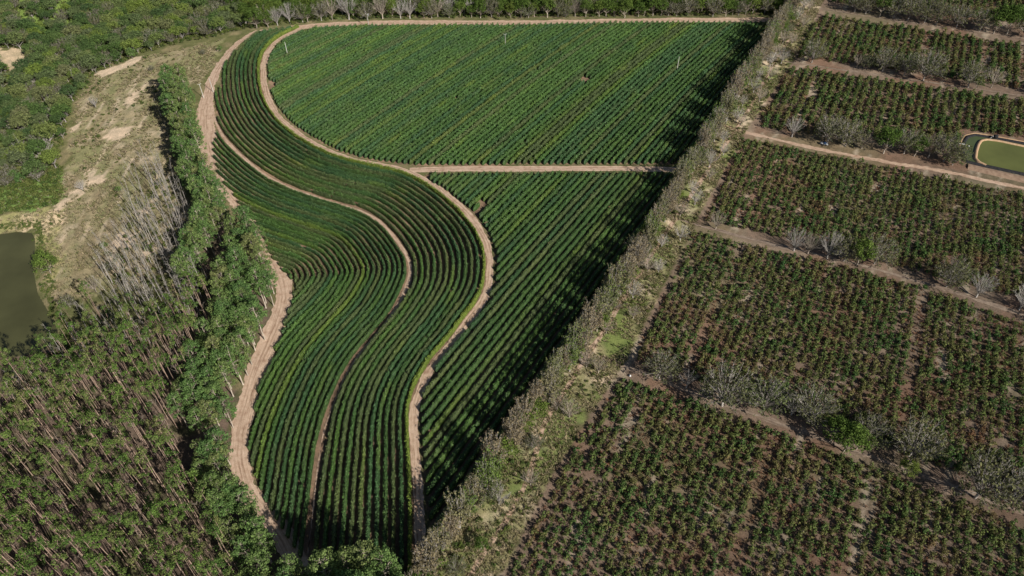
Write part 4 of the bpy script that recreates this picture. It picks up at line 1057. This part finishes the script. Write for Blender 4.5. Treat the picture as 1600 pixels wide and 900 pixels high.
first, others = allb[order[:300]], allb[order[300:]]
first = first[np.lexsort((first[:, 1], first[:, 3]))]
rows = sorted(set(first[:, 3])); c_ = {}
for x, y, pi, ri in first:
    c_[ri] = c_.get(ri, 0) + 1
    plant('coffee', 'coffee_bush', x, y, R2.uniform(.7, 1.45), 'coffee bush, %s up from the bottom in the %s row from the belt, near plot' % (ordinal(c_[ri]), ordinal(rows.index(ri) + 1)), 'coffee bush', 'coffee bushes of the near sparse plot', R2)
n_ = len(others); s_ = .82 + .6 * fbm(others[:, 0], others[:, 1], 14, 85) + R2.uniform(-.4, .45, n_)
s_ = s_ * np.where(others[:, 2] < 3, 1.35, 1.08)
mass('coffee_bushes', 'coffee', others[:, :2], s_, 'sparse coffee bushes filling the plots beyond the belt', 21)
P = np.vstack([scatter(p, 2.3, R2, .5) for p in PLOTS.values()]); P = P[R2.random(len(P)) < .25 + np.where(P[:, 1] < 290, .3, 0) + .6 * sstep(.4, .6, fbm(P[:, 0], P[:, 1], 16, 88))]
mass('grass', 'weed', P, 1.5, 'dry weeds between the sparse coffee bushes', 22)

# ------------------------------------------------------------------ lined reservoir
def poly_sheet(name, pts, z, mat, parent=None, **kw):
    me = bpy.data.meshes.new(name); me.from_pydata([(x, y, z) for x, y in pts], [], [tuple(range(len(pts)))]); me.materials.append(M[mat])
    return link(name, me, parent, **kw)
def ridge(name, pts, w, h, mat, parent, z0=0.0, closed=False):
    P = smooth_curve(np.array(pts), .8, .8); t = tangents(P); n = np.c_[-t[:, 1], t[:, 0]]
    prof = [(-w, 0), (-w * .45, h), (w * .45, h), (w, 0)]
    V = np.stack([np.c_[P + n * a, np.full(len(P), z0 + b)] for a, b in prof], 1).reshape(-1, 3)
    i = (np.arange(len(P) - 1)[:, None] * 4 + np.arange(3)[None]).ravel()
    return link(name, mesh_from(name, V, np.stack([i, i + 1, i + 5, i + 4], 1), M[mat], np.full(len(i), .5)), parent)
res = link('reservoir', None, label='lined irrigation reservoir of green water with orange rim', cat='reservoir', loc=(0, 0, 0))
outer = [flat(*p) for p in [(1700, 296), (1600, 273), (1533, 258.5), (1510, 253.5), (1505, 247), (1504, 237), (1506, 222), (1511, 214.5), (1523, 211.5), (1551, 216), (1600, 225), (1700, 243)]]
inner = [flat(*p) for p in [(1700, 296), (1600, 274), (1540, 260), (1529, 255), (1523.5, 249), (1525, 238), (1528, 228), (1532, 221.5), (1541, 219.5), (1560, 222), (1600, 230.5), (1700, 250)]]
poly_sheet('channel_water', outer, 0.25, 'tank_dark', res)
poly_sheet('water', inner, 0.75, 'tank', res)
ridge('liner', outer, 1.3, 1.0, 'liner', res)
ridge('rim', inner[2:], 1.25, 1.15, 'berm', res, 0.1)
ridge('outer_bank', [flat(*p) for p in [(1700, 233), (1600, 222), (1551, 213), (1523, 208.5), (1508, 212), (1501, 222), (1499.5, 237)]], 1.0, .5, 'berm', res)
ridge('lower_bank', [flat(*p) for p in [(1700, 306), (1600, 281), (1533, 265), (1512, 260)]], 3.4, .9, 'earth', res)
x, y = flat(1554, 217)
pump = link('pump', None, label='dark pump housing on the far rim of the reservoir', cat='pump', loc=(x, y, .9))
g = Geo(); g.box((0, 0, .8), (2.2, 1.6, 1.6)); g.box((0, 0, 1.66), (2.5, 1.9, .12)); link('housing', g.mesh('housing', M['liner']), pump)
g = Geo(); g.tube(np.array([[-1.1, 0, .7], [-2.2, 0, .7], [-3.2, -.6, .2], [-3.8, -2.0, -.4]]), np.array([.22] * 4), 8); g.box((-1.9, 0, 1.0), (.9, .7, .6)); link('suction_pipe', g.mesh('suction_pipe', M['steel']), pump)
a0 = np.array([*flat(1492, 226), 1.0]); a1 = np.array([*flat(1512, 229), 1.1])
g = Geo(); g.tube(np.array([a0, (a0 + a1) / 2 + [0, 0, .15], a1, a1 + [.6, -.3, -.8]]), np.array([.26] * 4), 8)
pipe = link('inlet_pipe', g.mesh('inlet_pipe', M['white']), label='pale inlet pipe reaching over the left end of the reservoir', cat='pipe')
g = Geo(); m0 = a0 * .25 + a1 * .75; g.tube(np.array([[m0[0], m0[1], 0], m0 - [0, 0, .25]]), np.array([.12, .12]), 6); link('support', g.mesh('support', M['steel']), pipe)

# ------------------------------------------------------------------ small things
def pole(u, v, h, arm, lab, rz=0.3, lamp=False):
    x, y = flat(u, v) if u > 300 else plan(u, v)
    o = link('power_pole', None, label=lab, cat='power pole', group='concrete power poles', loc=(x, y, hz(x, y))); o.rotation_euler[2] = rz
    g = Geo(); n = 6; z = np.linspace(-.2, h, n); g.tube(np.c_[z * 0, z * 0, z], np.interp(z, [0, h], [.24, .15]), 8); g.box((0, 0, h), (.2, .2, .04)); link('post', g.mesh('post', M['concrete']), o)
    if arm:
        g = Geo(); g.box((0, .16, h - .35), (2.4, .14, .16)); link('crossarm', g.mesh('crossarm', M['concrete']), o)
        for k in (-1.05, 0, 1.05):
            g = Geo(); g.tube(np.array([[k, .16, h - .27], [k, .16, h - .15], [k, .16, h - .02]]), np.array([.05, .11, .05]), 8); link('insulator', g.mesh('insulator', M['white']), o)
    if lamp:
        g = Geo(); g.box((.6, .0, h - 1.2), (.7, .6, 1.0)); link('transformer', g.mesh('transformer', M['steel']), o)
pole(318.5, 153, 10.5, True, 'concrete power pole with crossarm left of the sandy road', .5)
pole(333.5, 144, 10.5, False, 'plain concrete pole on the right edge of the sandy road')
pole(450, 88, 11, False, 'thin concrete pole standing in the far field near the curved track')
pole(576.5, 43, 11, True, 'concrete power pole with crossarm and transformer on the far track', .1, True)
pole(571, 18, 10.5, True, 'concrete power pole behind the far track trees', .2)
pole(789.5, 74, 10.5, True, 'concrete power pole in the middle of the far coffee field', .4)
pole(1057.5, 111, 11, False, 'concrete pole in the far coffee field toward the tree belt')
x, y = flat(1287, 226)
car = link('pickup_truck', None, label='small blue and white pickup parked under trees beside the lane', cat='pickup', loc=(x, y, .05)); car.rotation_euler[2] = math.radians(-18)
g = Geo(); g.box((0, 0, .75), (4.6, 1.75, .6)); g.box((-1.45, 0, 1.15), (1.6, 1.7, .25)); body = link('body', g.mesh('body', M['steel']), car)
g = Geo(); g.box((.35, 0, 1.35), (1.6, 1.55, .62)); cab = link('cab', g.mesh('cab', M['blue']), car)
g = Geo(); g.box((1.18, 0, 1.36), (.04, 1.35, .42)); link('windscreen', g.mesh('windscreen', M['liner']), cab)
for sx in (-1.4, 1.45):
    for sy in (-.82, .82):
        an = np.linspace(0, 2 * math.pi, 13); g = Geo()
        g.tube(np.array([[sx, sy - .11, .36], [sx, sy - .1, .36], [sx, sy + .1, .36], [sx, sy + .11, .36]]), np.array([.05, .36, .36, .05]), 14); link('wheel', g.mesh('wheel', M['tyre']), car)
x, y = flat(984, 588)
g = Geo(); n = 7; z = np.linspace(0, 1, n); g.tube(np.c_[z * .1, z * .05, z * 1.0], np.array([.3, .52, .58, .55, .45, .25, .08]), 9); link('sack', g.mesh('sack', M['white'], True), label='white sack lying at the corner of the nearest lane', cat='sack', loc=(x, y, .02))
print('objects', len(SC.objects), 'tris', sum(len(o.data.polygons) for o in SC.objects if o.type == 'MESH' and o.data.users == 1) * 2)
